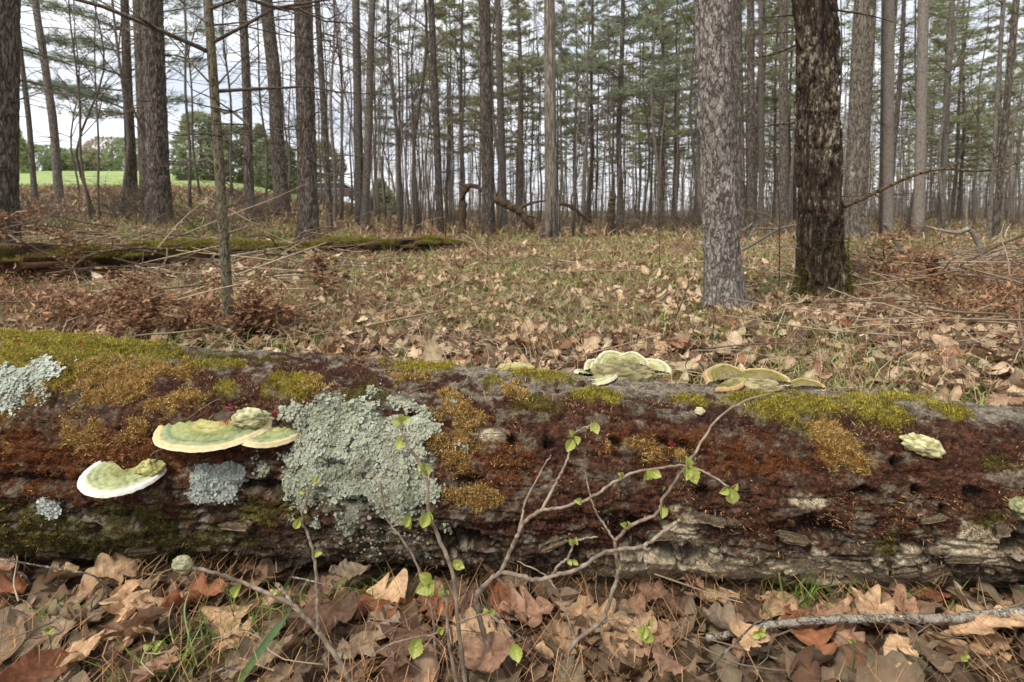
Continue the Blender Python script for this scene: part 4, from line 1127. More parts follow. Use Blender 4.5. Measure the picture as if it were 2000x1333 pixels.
    # end discs
    for row in (0, sh[0] - 1):
        ring = P.reshape(sh + (3,))[row]; cc = ring.mean(0)
        n = len(ring); V = np.vstack([ring, cc[None]]); j = np.arange(n)
        tr = np.stack([np.full(n, n), (j + 1) % n, j] if row else [np.full(n, n), j, (j + 1) % n], -1)
        mb.add(V, None, tr, srgb(150, 128, 98))
    mb.build('stem', M_LOG, log)
    vis = (x > -1.52) & (x < 1.50) & (t < math.radians(116)) & (t > math.radians(-60))
    return dict(x=x, t=t, A=A, P=P, n=log_n(t), green=green * vis, dull=dull * vis, gold=gold * vis * (1 - lich), red=np.maximum(red, .0) * vis * (1 - lich) * (1 - .8 * bare) * (1 - green), lich=lich * vis, lw=lw * vis, lb=lb * vis, ls=ls * vis, rust=rust * vis, bare=bare, vis=vis, clump=.15 + smooth(.36, .6, fbm(x * 45, A * 45, seed=77, oct=3)), wisp=smooth(.55, .68, fbm(x * 14, A * 18, seed=78, oct=4)) * vis)
LG = build_log()

def pick(w, n, rng):
    cs = np.cumsum(w); i = np.searchsorted(cs, rng.random(n) * cs[-1])
    return np.minimum(i, len(w) - 1)

def strands(name, w, n, Lr, W, c0, c1, lean, seed, lift=0.0, bendy=False, label=None, kind='stuff'):
    rng = np.random.default_rng(seed)
    i = pick(w, n, rng)
    p = LG['P'][i] + rng.normal(0, .0016, (n, 3)) + LG['n'][i] * lift
    d = unit(LG['n'][i] + rng.normal(0, lean, (n, 3)) + np.array([0, 0, .15]))
    col = mixc(c0, c1, rng.random(n) ** 1.2) * rng.uniform(.8, 1.2, (n, 1))
    mb = MB()
    blades(mb, p - LG['n'][i] * .002, d, rng.uniform(Lr[0], Lr[1], n), W, col)
    o = mb.build(name, M_MOSS, log)
    if kind: o['kind'] = kind
    if label: o['label'] = label
    return o

own = np.full(len(LG['x']), -1)
best = np.zeros(len(LG['x']))
for k, p in enumerate(GREEN):
    m = p.mask(LG['x'], LG['A']); b = m > best; own[b] = k; best[b] = m[b]
for k in range(len(GREEN)):
    w = LG['green'] * (own == k)
    if w.sum() < 20: continue
    n = int(min(20000, 3.0 * w.sum()))
    o = strands('moss_patch', w * (LG['clump'] + .15), n, (.002, .009), .0016, srgb(80, 74, 14), srgb(206, 190, 80), .8, 40 + k)
strands('golden_moss', (LG['gold'] + .25 * LG['gold'] * LG['green']) * LG['clump'], 60000, (.002, .010), .0015, srgb(116, 82, 30), srgb(232, 200, 130), 1.1, 60)
strands('dull_moss', LG['dull'] * (1 - LG['lich']), 26000, (.002, .006), .0016, srgb(54, 52, 18), srgb(118, 112, 46), .7, 61)
strands('red_brown_moss', LG['red'] * LG['clump'], 120000, (.0018, .0055), .0017, srgb(52, 32, 25), srgb(118, 78, 58), .7, 62)
strands('tan_moss_wisps', (LG['red'] + LG['rust'] + .35 * (LG['t'] > -.7)) * LG['wisp'] * (1 - LG['lich']), 9000, (.004, .012), .0018, srgb(140, 96, 54), srgb(222, 184, 132), 1.0, 64)
strands('red_brown_moss', LG['rust'] * (1 - .7 * LG['bare']), 34000, (.002, .006), .0016, srgb(84, 48, 28), srgb(160, 106, 64), .8, 63, label='rust-orange moss film')

def lichen(w, n, size, c0, c1, seed, lift=(.0004, .003), label=None, amp=.011):
    rng = np.random.default_rng(seed)
    i = pick(w, n, rng)
    nn = LG['n'][i]; p = LG['P'][i] + rng.normal(0, .002, (n, 3)) + nn * rng.uniform(*lift, (n, 1))
    clump = fbm(LG['x'][i] * 34, LG['A'][i] * 34, seed=3, oct=4)
    p = p + nn * ((clump - .4) * amp)[:, None]
    z = unit(nn + rng.normal(0, .20, (n, 3))); a = unit(np.cross(z, rng.normal(size=(n, 3)))); b = np.cross(z, a)
    m = 6; th = np.arange(m) * 2 * math.pi / m
    s = size * rng.lognormal(-.1, .28, n)
    rad = s[:, None] * rng.uniform(.6, 1.2, (n, m))
    rim = p[:, None] + (a[:, None] * np.cos(th)[None, :, None] + b[:, None] * np.sin(th)[None, :, None]) * rad[..., None] + z[:, None] * (rad * rng.uniform(-.1, .55, (n, m)))[..., None]
    V = np.concatenate([p[:, None], rim], 1)
    j = np.arange(m)
    t = np.stack([np.zeros(m, int), 1 + j, 1 + (j + 1) % m], -1)[None] + (np.arange(n) * (m + 1))[:, None, None]
    base = mixc(c0, c1, np.clip(rng.random(n) * .5 + (clump - .3) * 1.0, 0, 1))
    C = np.repeat(base[:, None], m + 1, 1); C[:, 0] *= .86
    mb = MB(); mb.add(V.reshape(-1, 3), None, t.reshape(-1, 3), C.reshape(-1, 3))
    o = mb.build('lichen_patch', M_LICHEN, log); o['kind'] = 'stuff'
    if label: o['label'] = label
crkm = 1 - smooth(.05, .0, np.abs(fbm(LG['x'] * 16, LG['A'] * 22, seed=31, oct=3) - .5))
lichen(LG['lich'] ** 1.2 * crkm * (.05 + smooth(.40, .52, fbm(LG['x'] * 24, LG['A'] * 30, seed=88, oct=4))), 21000, .0027, srgb(116, 115, 92), srgb(190, 192, 168), 70, label='large crusty grey-green lichen')
lichen(LG['lw'], 6000, .0026, srgb(156, 160, 142), srgb(204, 208, 194), 71, amp=.010, label='whitish leafy lichen at the edge')
lichen(LG['lb'], 5200, .0025, srgb(140, 145, 134), srgb(186, 190, 178), 72, amp=.006, label='small blue-grey lichen rosette')
lichen(LG['ls'], 900, .0024, srgb(170, 174, 162), srgb(214, 216, 206), 73, amp=.006)

# loose bark plates along the lower front, each a piece of the log
def bark_plate_mesh(seed):
    rng = np.random.default_rng(seed); nu, nv = 9, 5
    u, v = np.meshgrid(np.linspace(-1, 1, nu), np.linspace(-1, 1, nv), indexing='ij')
    k = 1 + .35 * (fbm(u * 2.2, v * 2.2, seed=seed, oct=3) - .5) * 2
    X = u * .026 * k * np.sqrt(1 - .35 * v ** 2); Z = v * .0075 * k * np.sqrt(1 - .4 * u ** 2)
    D = .004 + .006 * fbm(u * 2 + 5, v * 2, seed=seed + 1, oct=3) - .006 * (v > .6)
    top = np.stack([X, -D, Z], -1).reshape(-1, 3); bot = np.stack([X * .96, D * 0 + .006, Z * .96], -1).reshape(-1, 3)
    f = grid_faces(nu, nv); n = nu * nv
    idx = np.arange(n).reshape(nu, nv)
    edge = np.concatenate([idx[:, 0], idx[-1, 1:], idx[-2::-1, -1], idx[0, -2:0:-1]])
    e2 = np.roll(edge, -1)
    side = np.stack([edge, e2, e2 + n, edge + n], -1)
    mb = MB(); c = mixc(srgb(74, 58, 42), srgb(150, 130, 102), fbm(u.ravel() * 3, v.ravel() * 4, seed=seed + 2, oct=4))
    c = mixc(c, srgb(178, 164, 138), smooth(.5, .95, np.abs(v.ravel())) * .5)
    mb.add(np.vstack([top, bot]), np.vstack([f[:, ::-1], f + n, side]), None, np.vstack([c, c * .6]))
    return mb.mesh('bark_plate', M_LOG)
_bp = [bark_plate_mesh(900 + k) for k in range(6)]
rb = np.random.default_rng(12)
for k in range(30):
    px, py = (rb.uniform(1240, 1990), rb.uniform(1010, 1165)) if k < 22 else (rb.uniform(60, 1150), rb.uniform(1010, 1110))
    p, n, X, th = log_at(px, py)
    if n[2] < -.86: continue
    o = link('bark_plate', _bp[k % 6], log)
    zax = Vector(np.cross(n, [1, 0, 0]) * -1)
    yv = -Vector(n); xv = Vector((1, 0, 0)); zv = xv.cross(yv)
    R = Matrix((xv, yv, zv)).transposed().to_4x4()
    o.matrix_local = Matrix.Translation(Vector(p + n * .004 - LOGB)) @ R @ Matrix.Rotation(rb.normal(0, .25), 4, 'Y') @ Matrix.Rotation(rb.normal(0, .12), 4, 'Z') @ Matrix.Diagonal((*(rb.uniform(.5, 1.25, 3)), 1))

# ------------------------------------------------------------------ bracket fungi
BANDS = dict(white=[(0, srgb(150, 150, 92)), (.35, srgb(160, 164, 108)), (.55, srgb(170, 174, 128)), (.66, srgb(150, 156, 108)), (.74, srgb(178, 182, 142)), (.80, srgb(168, 170, 132)), (.85, srgb(208, 208, 192)), (.94, srgb(216, 212, 202)), (1, srgb(222, 212, 196))],
             cream=[(0, srgb(176, 166, 112)), (.3, srgb(166, 160, 100)), (.5, srgb(140, 146, 90)), (.62, srgb(156, 158, 108)), (.72, srgb(126, 136, 92)), (.82, srgb(136, 144, 110)), (.87, srgb(176, 168, 120)), (.91, srgb(210, 192, 146)), (.945, srgb(186, 166, 116)), (1, srgb(224, 206, 166))],
             pale=[(0, srgb(140, 132, 88)), (.4, srgb(150, 146, 96)), (.6, srgb(176, 176, 130)), (.70, srgb(186, 182, 142)), (.78, srgb(150, 152, 100)), (.85, srgb(178, 174, 134)), (.9, srgb(206, 196, 166)), (1, srgb(206, 192, 160))],
             olive=[(0, srgb(128, 118, 88)), (.35, srgb(128, 114, 80)), (.6, srgb(116, 106, 58)), (.76, srgb(122, 116, 56)), (.86, srgb(150, 134, 92)), (.92, srgb(184, 158, 114)), (1, srgb(176, 138, 98))])
def band(name, t):
    s = BANDS[name]; q = [a for a, _ in s]; c = np.array([b for _, b in s])
    return np.stack([np.interp(t, q, c[:, k]) for k in range(3)], -1)

def bracket(parent, name, loc, yaw, pitch, roll, rx, ry, bandname, thick=.010, notch=None, seed=1, full=1.0, wave=.05, dome=.10):
    """A shelf: half a wavy disc with grooved rings, a rounded rim and a pore surface below. +y points outwards."""
    nr, na = 30, 64
    t, a = np.meshgrid(np.linspace(0, 1, nr), np.linspace(-.18 * full, math.pi + .18 * full, na), indexing='ij')
    R = 1 + wave * np.sin(a * 3 + seed) + wave * .7 * np.sin(a * 5.3 + seed * 2) + .028 * (fbm(a * 5, a * 0, seed=seed + 2, oct=4) - .5)
    if notch is not None:
        R = R * (1 - notch[1] * np.exp(-((a - notch[0]) / notch[2]) ** 2))
    x = np.cos(a) * R * rx * t; y = np.sin(a) * R * ry * t
    n = fbm(x * 160 + seed, y * 160, seed=seed, oct=4)
    tt = np.clip(t + .10 * (fbm(x * 60, y * 60, seed=seed + 4, oct=3) - .5) * (1 - t ** 4), 0, 1)
    groove = .0012 * np.cos(tt * 40) * smooth(.15, .5, t)
    edge = np.sqrt(np.maximum(0, 1 - np.clip((t - .90) / .10, 0, 1) ** 2))
    zt = thick * .5 * edge + dome * rx * (1 - t ** 2) + groove + .004 * (n - .5) + wave * rx * .25 * np.sin(a * 4 + seed) * t
    if notch is not None: zt = zt + .10 * rx * np.where(a > notch[0], -1, .35) * np.exp(-((a - notch[0]) / .22) ** 2) * t
    mid = zt - thick * .5 * edge
    zb = mid - thick * .5 * edge - thick * 1.6 * (1 - t) ** 1.2
    c = band(bandname, tt) * (0.80 + .4 * n[..., None])
    grime = smooth(.40, .62, fbm(x * 26 + 3, y * 26, seed=seed + 11, oct=5, gain=.62))[..., None] * (1 - t ** 3)[..., None]
    c = c * (1 - .38 * grime) + srgb(104, 96, 62) * .38 * grime
    pit = smooth(.66, .72, fbm(x * 140, y * 140, seed=seed + 12, oct=3))[..., None] * (t < .9)[..., None]
    c = c * (1 - .35 * pit)
    blot = smooth(.55, .7, fbm(x * 45, y * 45, seed=seed + 7, oct=4))[..., None] * (t < .8)[..., None]
    c = c * (1 - .24 * blot) * (1 + .10 * np.cos(tt * 55)[..., None] * (t > .2)[..., None])
    cb = np.broadcast_to(srgb(206, 192, 160), c.shape)
    mb = MB(); f = grid_faces(nr, na)
    mb.add(np.stack([x, y, zt], -1), f[:, ::-1], None, c.reshape(-1, 3))
    mb.add(np.stack([x, y, zb], -1), f, None, (cb * (.8 + .3 * n[..., None])).reshape(-1, 3))
    o = mb.build(name, M_FUNGUS, parent)
    o.location = loc; o.rotation_mode = 'XYZ'
    o.matrix_local = Matrix.Translation(Vector(loc)) @ Matrix.Rotation(yaw, 4, 'Z') @ Matrix.Rotation(pitch, 4, 'X') @ Matrix.Rotation(roll, 4, 'Y')
    return o

def knob(parent, name, loc, size, c0, c1, seed=1, folds=1.0, mat=None, rot=(0, 0, 0)):
    """A wrinkled lump."""
    nu, nv = 30, 40
    u, v = np.meshgrid(np.linspace(0.02, math.pi - .02, nu), np.arange(nv) / nv * 2 * math.pi, indexing='ij')
    x, y, z = np.sin(u) * np.cos(v), np.sin(u) * np.sin(v), np.cos(u)
    f1 = fbm(x * 2.4 + seed, y * 2.4, z * 2.4, seed, 3); f2 = np.abs(fbm(x * 3.2 + seed, y * 3.2, z * 3.2, seed + 3, 3) - .5)
    r = 1 + .55 * (f1 - .5) + folds * .15 * (smooth(0, .16, f2) - .6)
    mb = MB(); c = mixc(np.asarray(c0), np.asarray(c1), np.clip(smooth(0, .16, f2) * .8 + (f1 - .4), 0, 1))
    P = np.stack([x * r * size[0], y * r * size[1], z * r * size[2]], -1).reshape(-1, 3)
    q = grid_faces(nu, nv, True)
    mb.add(P, q[:, ::-1], None, c.reshape(-1, 3))
    o = mb.build(name, mat or M_FUNGUS, parent, loc=loc); o.rotation_euler = rot
    return o

GF = 'bracket fungi growing on the big log'
def fungus(px, py, label, lift=0.0):
    p, n, X, th = log_at(px, py, lift)
    return thing('bracket_fungus', label, 'fungus', p, GF), p, n
PI = math.pi
# outward is -Y: yaw 180 turns +y to -y
f, p, n = fungus(250, 922, 'white-rimmed bracket fungus with a lumpy yellow knob, lower of the pair')
bracket(f, 'cap', (.004, -.018, .006), PI + .02, -.17, -.05, .069, .064, 'white', .0065, seed=3, wave=.012, dome=.04, full=3.6)
knob(f, 'knob', tuple(at(293, 915, p[1] - .014) - p), (.025, .018, .015), srgb(110, 106, 56), srgb(178, 174, 112), 5)
f, p, n = fungus(452, 838, 'widest cream-rimmed green bracket fungus with a notch in its rim')
bracket(f, 'cap', (-.030, .004, .004), PI - .02, -.15, .02, .106, .084, 'cream', .009, seed=8, wave=.012, dome=.04, full=2.4)
bracket(f, 'side_lobe', (.068, .010, -.002), PI + .16, -.13, -.10, .064, .066, 'cream', .010, seed=4, wave=.02, dome=.04)
knob(f, 'knob', tuple(at(488, 817, p[1] - .010) - p), (.034, .020, .017), srgb(126, 122, 84), srgb(186, 182, 138), 9)
f, p, n = fungus(1208, 738, 'ruffled many-lobed white-rimmed bracket fungus on top of the log')
for k, (dx, dz, dy, rr, rl, pt) in enumerate([(.060, .012, .00, .050, -.25, .85), (-.002, .018, .025, .050, .0, .95), (.028, .022, .02, .042, -.1, .95), (-.030, .010, .02, .045, .25, .80), (-.055, .000, -.005, .044, .5, .45)]):
    bracket(f, 'lobe', (dx, dy, dz), -.35 * dx / .05, pt - .38, rl * .8, rr, rr * .85, 'pale', .006, seed=20 + k, wave=.05)
bracket(f, 'lobe', (-.045, -.012, .004), PI + .5, .10, .2, .045, .045, 'pale', .007, seed=31, wave=.04)
knob(f, 'core', (.010, -.006, .008), (.064, .026, .028), srgb(84, 76, 50), srgb(146, 136, 100), 14, 1.3)
knob(f, 'core', (.044, -.010, .002), (.030, .020, .020), srgb(92, 84, 56), srgb(156, 146, 108), 17, 1.3)
knob(f, 'core', (-.020, -.012, .000), (.034, .020, .018), srgb(96, 88, 58), srgb(160, 150, 112), 19, 1.3)
f, p, n = fungus(1462, 757, 'olive mossy bracket fungus with tan rim beside the long twig tip')
bracket(f, 'cap', (-.030, .012, .008), .20, .46, .12, .066, .050, 'olive', .010, seed=41, wave=.05)
bracket(f, 'cap', (.030, .008, .006), -.10, .42, -.12, .056, .046, 'olive', .009, seed=45, wave=.05)
bracket(f, 'cap', (-.052, -.006, .006), PI + .8, .20, .1, .036, .040, 'olive', .009, seed=43, wave=.05)
knob(f, 'core', (.016, -.014, .002), (.046, .022, .020), srgb(98, 88, 58), srgb(166, 152, 114), 16, 1.2)
knob(f, 'core', (-.020, -.004, .004), (.034, .018, .018), srgb(100, 92, 52), srgb(156, 146, 92), 18, 1.2)
f, p, n = fungus(1573, 762, 'small flat greenish bracket half hidden behind the olive one')
bracket(f, 'cap', (0, .006, .004), -.2, .36, -.15, .042, .030, 'olive', .007, seed=47, wave=.05)
f, p, n = fungus(1797, 874, 'smooth wrinkled cream lump of fungus alone on the bark')
knob(f, 'cap', tuple(n * .006), (.038, .020, .018), srgb(132, 124, 78), srgb(204, 196, 148), 21, 1.0, rot=(.3, .32, 0))
f, p, n = fungus(1000, 722, 'tiny yellowish lumpy fungus on the far ridge of the log')
for dx, s in ((-.016, .9), (.012, 1.0), (.034, .7)):
    knob(f, 'lump', (dx, .004, .004), (.020 * s, .016 * s, .010 * s), srgb(132, 122, 70), srgb(186, 176, 122), int(30 + s * 10))
f, p, n = fungus(1992, 992, 'greenish fungus lump cut by the frame edge')
knob(f, 'cap', tuple(n * .006), (.020, .020, .018), srgb(96, 96, 60), srgb(160, 160, 116), 33)
f, p, n = fungus(1985, 1168, 'pale yellow-green ruffled crust at the foot of the log by the stick end')
for k in range(5):
    knob(f, 'frill', (rb.normal(0, .012), -.006 + rb.normal(0, .004), rb.normal(0, .012)), (.014, .010, .012), srgb(156, 160, 108), srgb(206, 208, 160), 50 + k)
f, p, n = fungus(1365, 806, 'tiny pale round fungus button in the green moss')
knob(f, 'cap', tuple(n * .004), (.010, .008, .007), srgb(160, 148, 108), srgb(200, 190, 150), 61)

# ------------------------------------------------------------------ the mossy trunk lying across the middle distance
def far_log():
    a0, b0 = ground_hit(-60, 572), ground_hit(905, 488)
    A = a0 + [0, .0, .15]; B = b0 + [0, .1, .13]
    root = thing('fallen_log', 'long mossy rotting trunk lying past the sapling and running back to the dark pine', 'fallen log', A)
    L = np.linalg.norm(B - A); ax = (B - A) / L
    side = unit(np.cross(ax, [0, 0, 1.0])); up = np.cross(side, ax)
    ns, na = 420, 60
    s, t = np.meshgrid(np.linspace(0, 1, ns), np.arange(na) / na * 2 * PI, indexing='ij')
    sd_ = s * L
    sag = .05 * np.sin(s * 9) + .03 * np.sin(s * 23 + 1)
    r = (.205 - .05 * s) * (1 + .0 * t)
    nx, ny = np.cos(t) * .16, np.sin(t) * .16
    n1 = fbm(sd_ * 1.6, nx * 9, ny * 9, 3, 4); n2 = fbm(sd_ * 5, nx * 40, ny * 40, 5, 4, .6)
    crack = smooth(.09, 0, np.abs(fbm(sd_ * 2.0, nx * 22, ny * 22, 8, 3) - .5))
    r = r + .12 * (n1 - .5) + .07 * (n2 - .5) - .08 * crack
    c0, s0 = np.cos(t), np.sin(t)
    P = (A - A) + ax * sd_[..., None] + side * (c0 * r)[..., None] + up * (s0 * r * .9)[..., None]
    P[..., 2] += sag * .8 * (1 - s) - .10 * s ** 4
    upn = s0
    moss = smooth(.15, .75, upn + 1.4 * (n1 - .5)) * smooth(.38, .52, fbm(sd_ * 2.2, nx * 6, ny * 6, 12, 4))
    c = mixc(srgb(36, 26, 20), srgb(104, 80, 58), smooth(.36, .68, n2)); c = mixc(c, srgb(28, 20, 16), crack * .6)
    c = mixc(c, srgb(112, 84, 58), smooth(.53, .66, fbm(sd_ * 3, nx * 14, ny * 14, 15, 3)) * .5)
    c = mixc(c, srgb(104, 98, 40), moss * .85)
    mb = MB(); mb.add(P, grid_faces(ns, na, True), None, c.reshape(-1, 3))
    mb.build('stem', M_LOG, root)
    rng = np.random.default_rng(3); w = (moss + .02).ravel(); w[upn.ravel() < 0] = 0
    i = pick(w, 26000, rng); Pn = P.reshape(-1, 3)[i] + rng.normal(0, .01, (26000, 3))
    mb = MB(); blades(mb, Pn, unit(rng.normal(0, .6, (26000, 3)) + up), rng.uniform(.012, .035, 26000), .007, mixc(srgb(82, 74, 24), srgb(156, 146, 62), rng.random(26000)))
    tag(mb.build('moss', M_MOSS, root), kind='stuff')
    return A, B
far_log()

def onp(px, py, lift=0.02): return ground_hit(px, py) + np.array([0, 0, lift])
def above(px, py, Y): return at(px, py, Y)

# ------------------------------------------------------------------ branches and sticks lying about
b = ground_hit(150, 545); Y = b[1] - .5
stick('fallen_branch', 'brownish branch arching over the mossy trunk with its tip pointing to the sapling', 'fallen branch', [at(140, 525, Y), at(165, 506, Y), at(200, 492, Y), at(270, 485, Y + .05), at(330, 487, Y + .1), at(372, 484, Y + .15)], .016, .008, M_DARKWOOD, seed=2,
      twigs=[([at(340, 486, Y), at(348, 479, Y), at(352, 476, Y)], .008)])
Y = ground_hit(120, 478)[1]
stick('fallen_branch', 'dark arched branch lying behind the mossy trunk near the reddish edge pine', 'fallen branch', [at(104, 480, Y), at(130, 462, Y), at(170, 456, Y), at(205, 460, Y), at(240, 472, Y - .2)], .026, .012, M_DARKWOOD, seed=3,
      twigs=[([at(165, 457, Y), at(163, 468, Y), at(166, 478, Y - .1)], .01), ([at(200, 460, Y), at(214, 468, Y), at(217, 476, Y)], .01)])
Y = ground_hit(5, 485)[1] - .4
stick('fallen_branch', 'pale bent stick leaning at the foot of the reddish edge pine', 'fallen branch', [at(-15, 425, Y), at(10, 448, Y - .1), at(28, 466, Y - .2), at(46, 480, Y - .3)], .02, .012, M_STICK, seed=4)
Y = 4.6
stick('fallen_branch', 'long dark branch lying level behind the sapling', 'fallen branch', [at(236, 570, Y), at(290, 566, Y), at(350, 556, Y), at(400, 555, Y), at(450, 563, Y), at(520, 572, Y), at(620, 571, Y)], .020, .006, M_DARKWOOD, seed=5,
      twigs=[([at(240, 566, Y), at(258, 545, Y), at(276, 520, Y + .2), at(281, 490, Y + .4)], .009)])
Y = 3.35
stick('fallen_branch', 'curved grey stick leaning on the sapling foot', 'fallen branch', [at(288, 635, Y), at(340, 632, Y), at(385, 614, Y), at(440, 588, Y + .05)], .011, .008, M_STICK, seed=6)
Y = 3.5
stick('fallen_branch', 'thick grey dead branch lying behind the big log at its mossy end', 'fallen branch', [at(-40, 640, Y), at(20, 637, Y), at(60, 630, Y + .05), at(110, 606, Y + .3), at(165, 588, Y + .5)], .028, .018, M_STICK, seed=7,
      twigs=[([at(8, 640, Y), at(9, 652, Y - .05)], .02), ([at(60, 632, Y), at(90, 628, Y), at(112, 640, Y - .1)], .012)])
Y = 4.7
stick('fallen_branch', 'pale barkless branch lying in the brown bracken beyond the oak', 'fallen branch', [at(1778, 505, Y + .8), at(1820, 512, Y + .6), at(1850, 520, Y + .4), at(1890, 538, Y + .2), at(1950, 553, Y), at(2010, 563, Y)], .024, .018, M_STICK, seed=8)
Y = 6.6
stick('forked_branch', 'pale grey forked dead limb standing bent out of the bracken', 'fallen branch', [at(1905, 545, Y), at(1918, 512, Y), at(1912, 480, Y), at(1900, 455, Y), at(1889, 446, Y)], .036, .026, M_STICK, seed=9,
      twigs=[([at(1889, 447, Y), at(1870, 455, Y), at(1842, 451, Y), at(1808, 442, Y + .2)], .030), ([at(1912, 492, Y), at(1902, 488, Y)], .014), ([at(1889, 446, Y), at(1888, 425, Y), at(1891, 380, Y)], .014)])
stick('fallen_branch', 'short pale stick slanting up beside the oak branch', 'fallen branch', [at(1762, 492, 7), at(1748, 470, 7), at(1733, 446, 7), at(1726, 438, 7)], .030, .018, M_STICK, seed=10)
stick('fallen_branch', 'pale slender stick propped in the grass past the forked limb', 'fallen branch', [at(1925, 510, 6.8), at(1950, 497, 6.8), at(1975, 484, 6.8)], .018, .012, M_STICK, seed=11)
Y = 5.2
stick('fallen_branch', 'tangled dead branch crossing between the flaky pine and the oak', 'fallen branch', [at(1449, 489, Y), at(1490, 466, Y), at(1520, 448, Y), at(1552, 440, Y + .1)], .016, .011, M_STICK, seed=12,
      twigs=[([at(1520, 448, Y), at(1490, 447, Y), at(1474, 445, Y), at(1469, 437, Y)], .014), ([at(1474, 446, Y), at(1462, 466, Y), at(1450, 484, Y)], .012), ([at(1520, 448, Y), at(1490, 430, Y), at(1465, 405, Y)], .007), ([at(1525, 446, Y), at(1500, 420, Y), at(1445, 408, Y)], .006), ([at(1469, 437, Y), at(1458, 446, Y), at(1447, 451, Y)], .009)])
Y = 3.2
stick('bramble_cane', 'long arching reddish cane in the litter beyond the olive fungus', 'cane', [at(1560, 592, Y + .6), at(1640, 590, Y + .5), at(1800, 588, Y + .3), at(1860, 605, Y + .1), at(1940, 640, Y), at(2010, 680, Y - .1)], .006, .004, M_DARKWOOD, seed=13)
stick('fallen_branch', 'short dark curved stick lying in leaves near the flaky pine', 'fallen branch', [onp(1490, 600, .01), at(1508, 588, 4.05), at(1524, 590, 4.0), onp(1535, 601, .01)], .02, .012, M_DARKWOOD, seed=14)
stick('fallen_branch', 'dark straight stick half buried in litter right of the grass tufts'.replace('right of', 'beyond'), 'fallen branch', [onp(1735, 640), onp(1790, 638), onp(1825, 632)], .010, .008, M_DARKWOOD, seed=15)
stick('fallen_branch', 'slim grey stick lying across the bracken edge', 'fallen branch', [onp(1870, 686, .03), onp(1930, 682, .04), onp(2010, 680, .03)], .009, .006, M_STICK, seed=16)
stick('fallen_branch', 'smooth grey-green lichened stick on the leaves below the log', 'fallen branch', [at(1380, 1246, .86), at(1430, 1238, .86), at(1500, 1222, .86), at(1600, 1211, .865), at(1700, 1208, .865), at(1800, 1210, .86), at(1900, 1205, .86), at(2030, 1192, .86)], .0052, .0074, M_STICK, seed=17, rough=.06)
stick('fallen_branch', 'thin dark stem standing before the flaky pine', 'dead stem', [onp(1388, 705, 0), at(1392, 655, 2.6), at(1396, 610, 2.65), at(1400, 560, 2.7)], .004, .002, M_DARKWOOD, seed=18)
stick('dead_seedling', 'small bare forked seedling with dark twigs before the flaky pine', 'dead stem', [onp(1310, 660, 0), at(1320, 620, 3.1), at(1336, 580, 3.1), at(1345, 550, 3.1), at(1338, 530, 3.1)], .006, .002, M_DARKWOOD, seed=19,
      twigs=[([at(1326, 604, 3.1), at(1318, 575, 3.1), at(1326, 555, 3.1)], .003), ([at(1340, 568, 3.1), at(1352, 548, 3.1), at(1362, 520, 3.1)], .003), ([at(1336, 580, 3.1), at(1346, 625, 3.05), at(1350, 640, 3.0)], .003)])
for k, (px, py, ptx, pty, lab) in enumerate([(870, 478, 868, 330, 'before the gap past the mossy trunk'), (952, 520, 951, 405, 'before the dark pine'), (1522, 560, 1518, 300, 'between flaky pine and oak'), (1288, 545, 1284, 400, 'in the open litter beyond the lobed fungus')]):
    q = ground_hit(px, py); Y = q[1]
    stick('dead_seedling', 'single thin upright bare stem ' + lab, 'dead stem', [q, at((px + ptx) / 2 + 2, (py + pty) / 2, Y), at(ptx, pty, Y)], .008 * Y / 6, .002, M_DARKWOOD, seed=30 + k)

# ------------------------------------------------------------------ dead bracken and bare undergrowth
def fern_mesh(seed, h=.5, n=9, col0=srgb(96, 66, 46), col1=srgb(172, 132, 98)):
    rng = np.random.default_rng(seed); mb = MB()
    for k in range(n):
        a = rng.uniform(0, 6.28); ln = h * rng.uniform(.7, 1.5)
        p0 = np.array([rng.normal(0, .008), rng.normal(0, .008), 0])
        hgt = h * rng.uniform(.3, 1.0)
        P = spline(np.array([p0, p0 + [math.cos(a) * ln * .25, math.sin(a) * ln * .25, hgt], p0 + [math.cos(a) * ln * .65, math.sin(a) * ln * .65, hgt * .75], p0 + [math.cos(a) * ln, math.sin(a) * ln, hgt * rng.uniform(.0, .4)]]), 12)
        c = mixc(srgb(120, 84, 56), srgb(186, 150, 112), rng.random())
        tube(mb, P, np.linspace(.0035, .0015, 12), 3, c, False)
        m = 64
        s = rng.uniform(.25, 1, m) * 11; i = np.minimum(s.astype(int), 10); q = P[i] + (P[i + 1] - P[i]) * (s - i)[:, None]
        q = q + rng.normal(0, .035, (m, 3)) + np.array([0, 0, -.03])
        q[:, 2] = np.maximum(q[:, 2], .005)
        d = unit(rng.normal(0, 1, (m, 3)) + [0, 0, -.5])
        cc = mixc(col0, col1, rng.random(m)) * rng.uniform(.8, 1.15, (m, 1))
        blades(mb, q, d, rng.uniform(.015, .06, m), rng.uniform(.008, .022, m), cc, segs=2, bend=unit(rng.normal(0, 1, (m, 3))))
    return mb.mesh('dead_fern', M_STUFF)
FERN = [fern_mesh(1, .34), fern_mesh(2, .26, 11), fern_mesh(3, .40, 8), fern_mesh(4, .20, 12, srgb(106, 76, 54), srgb(180, 142, 106))]
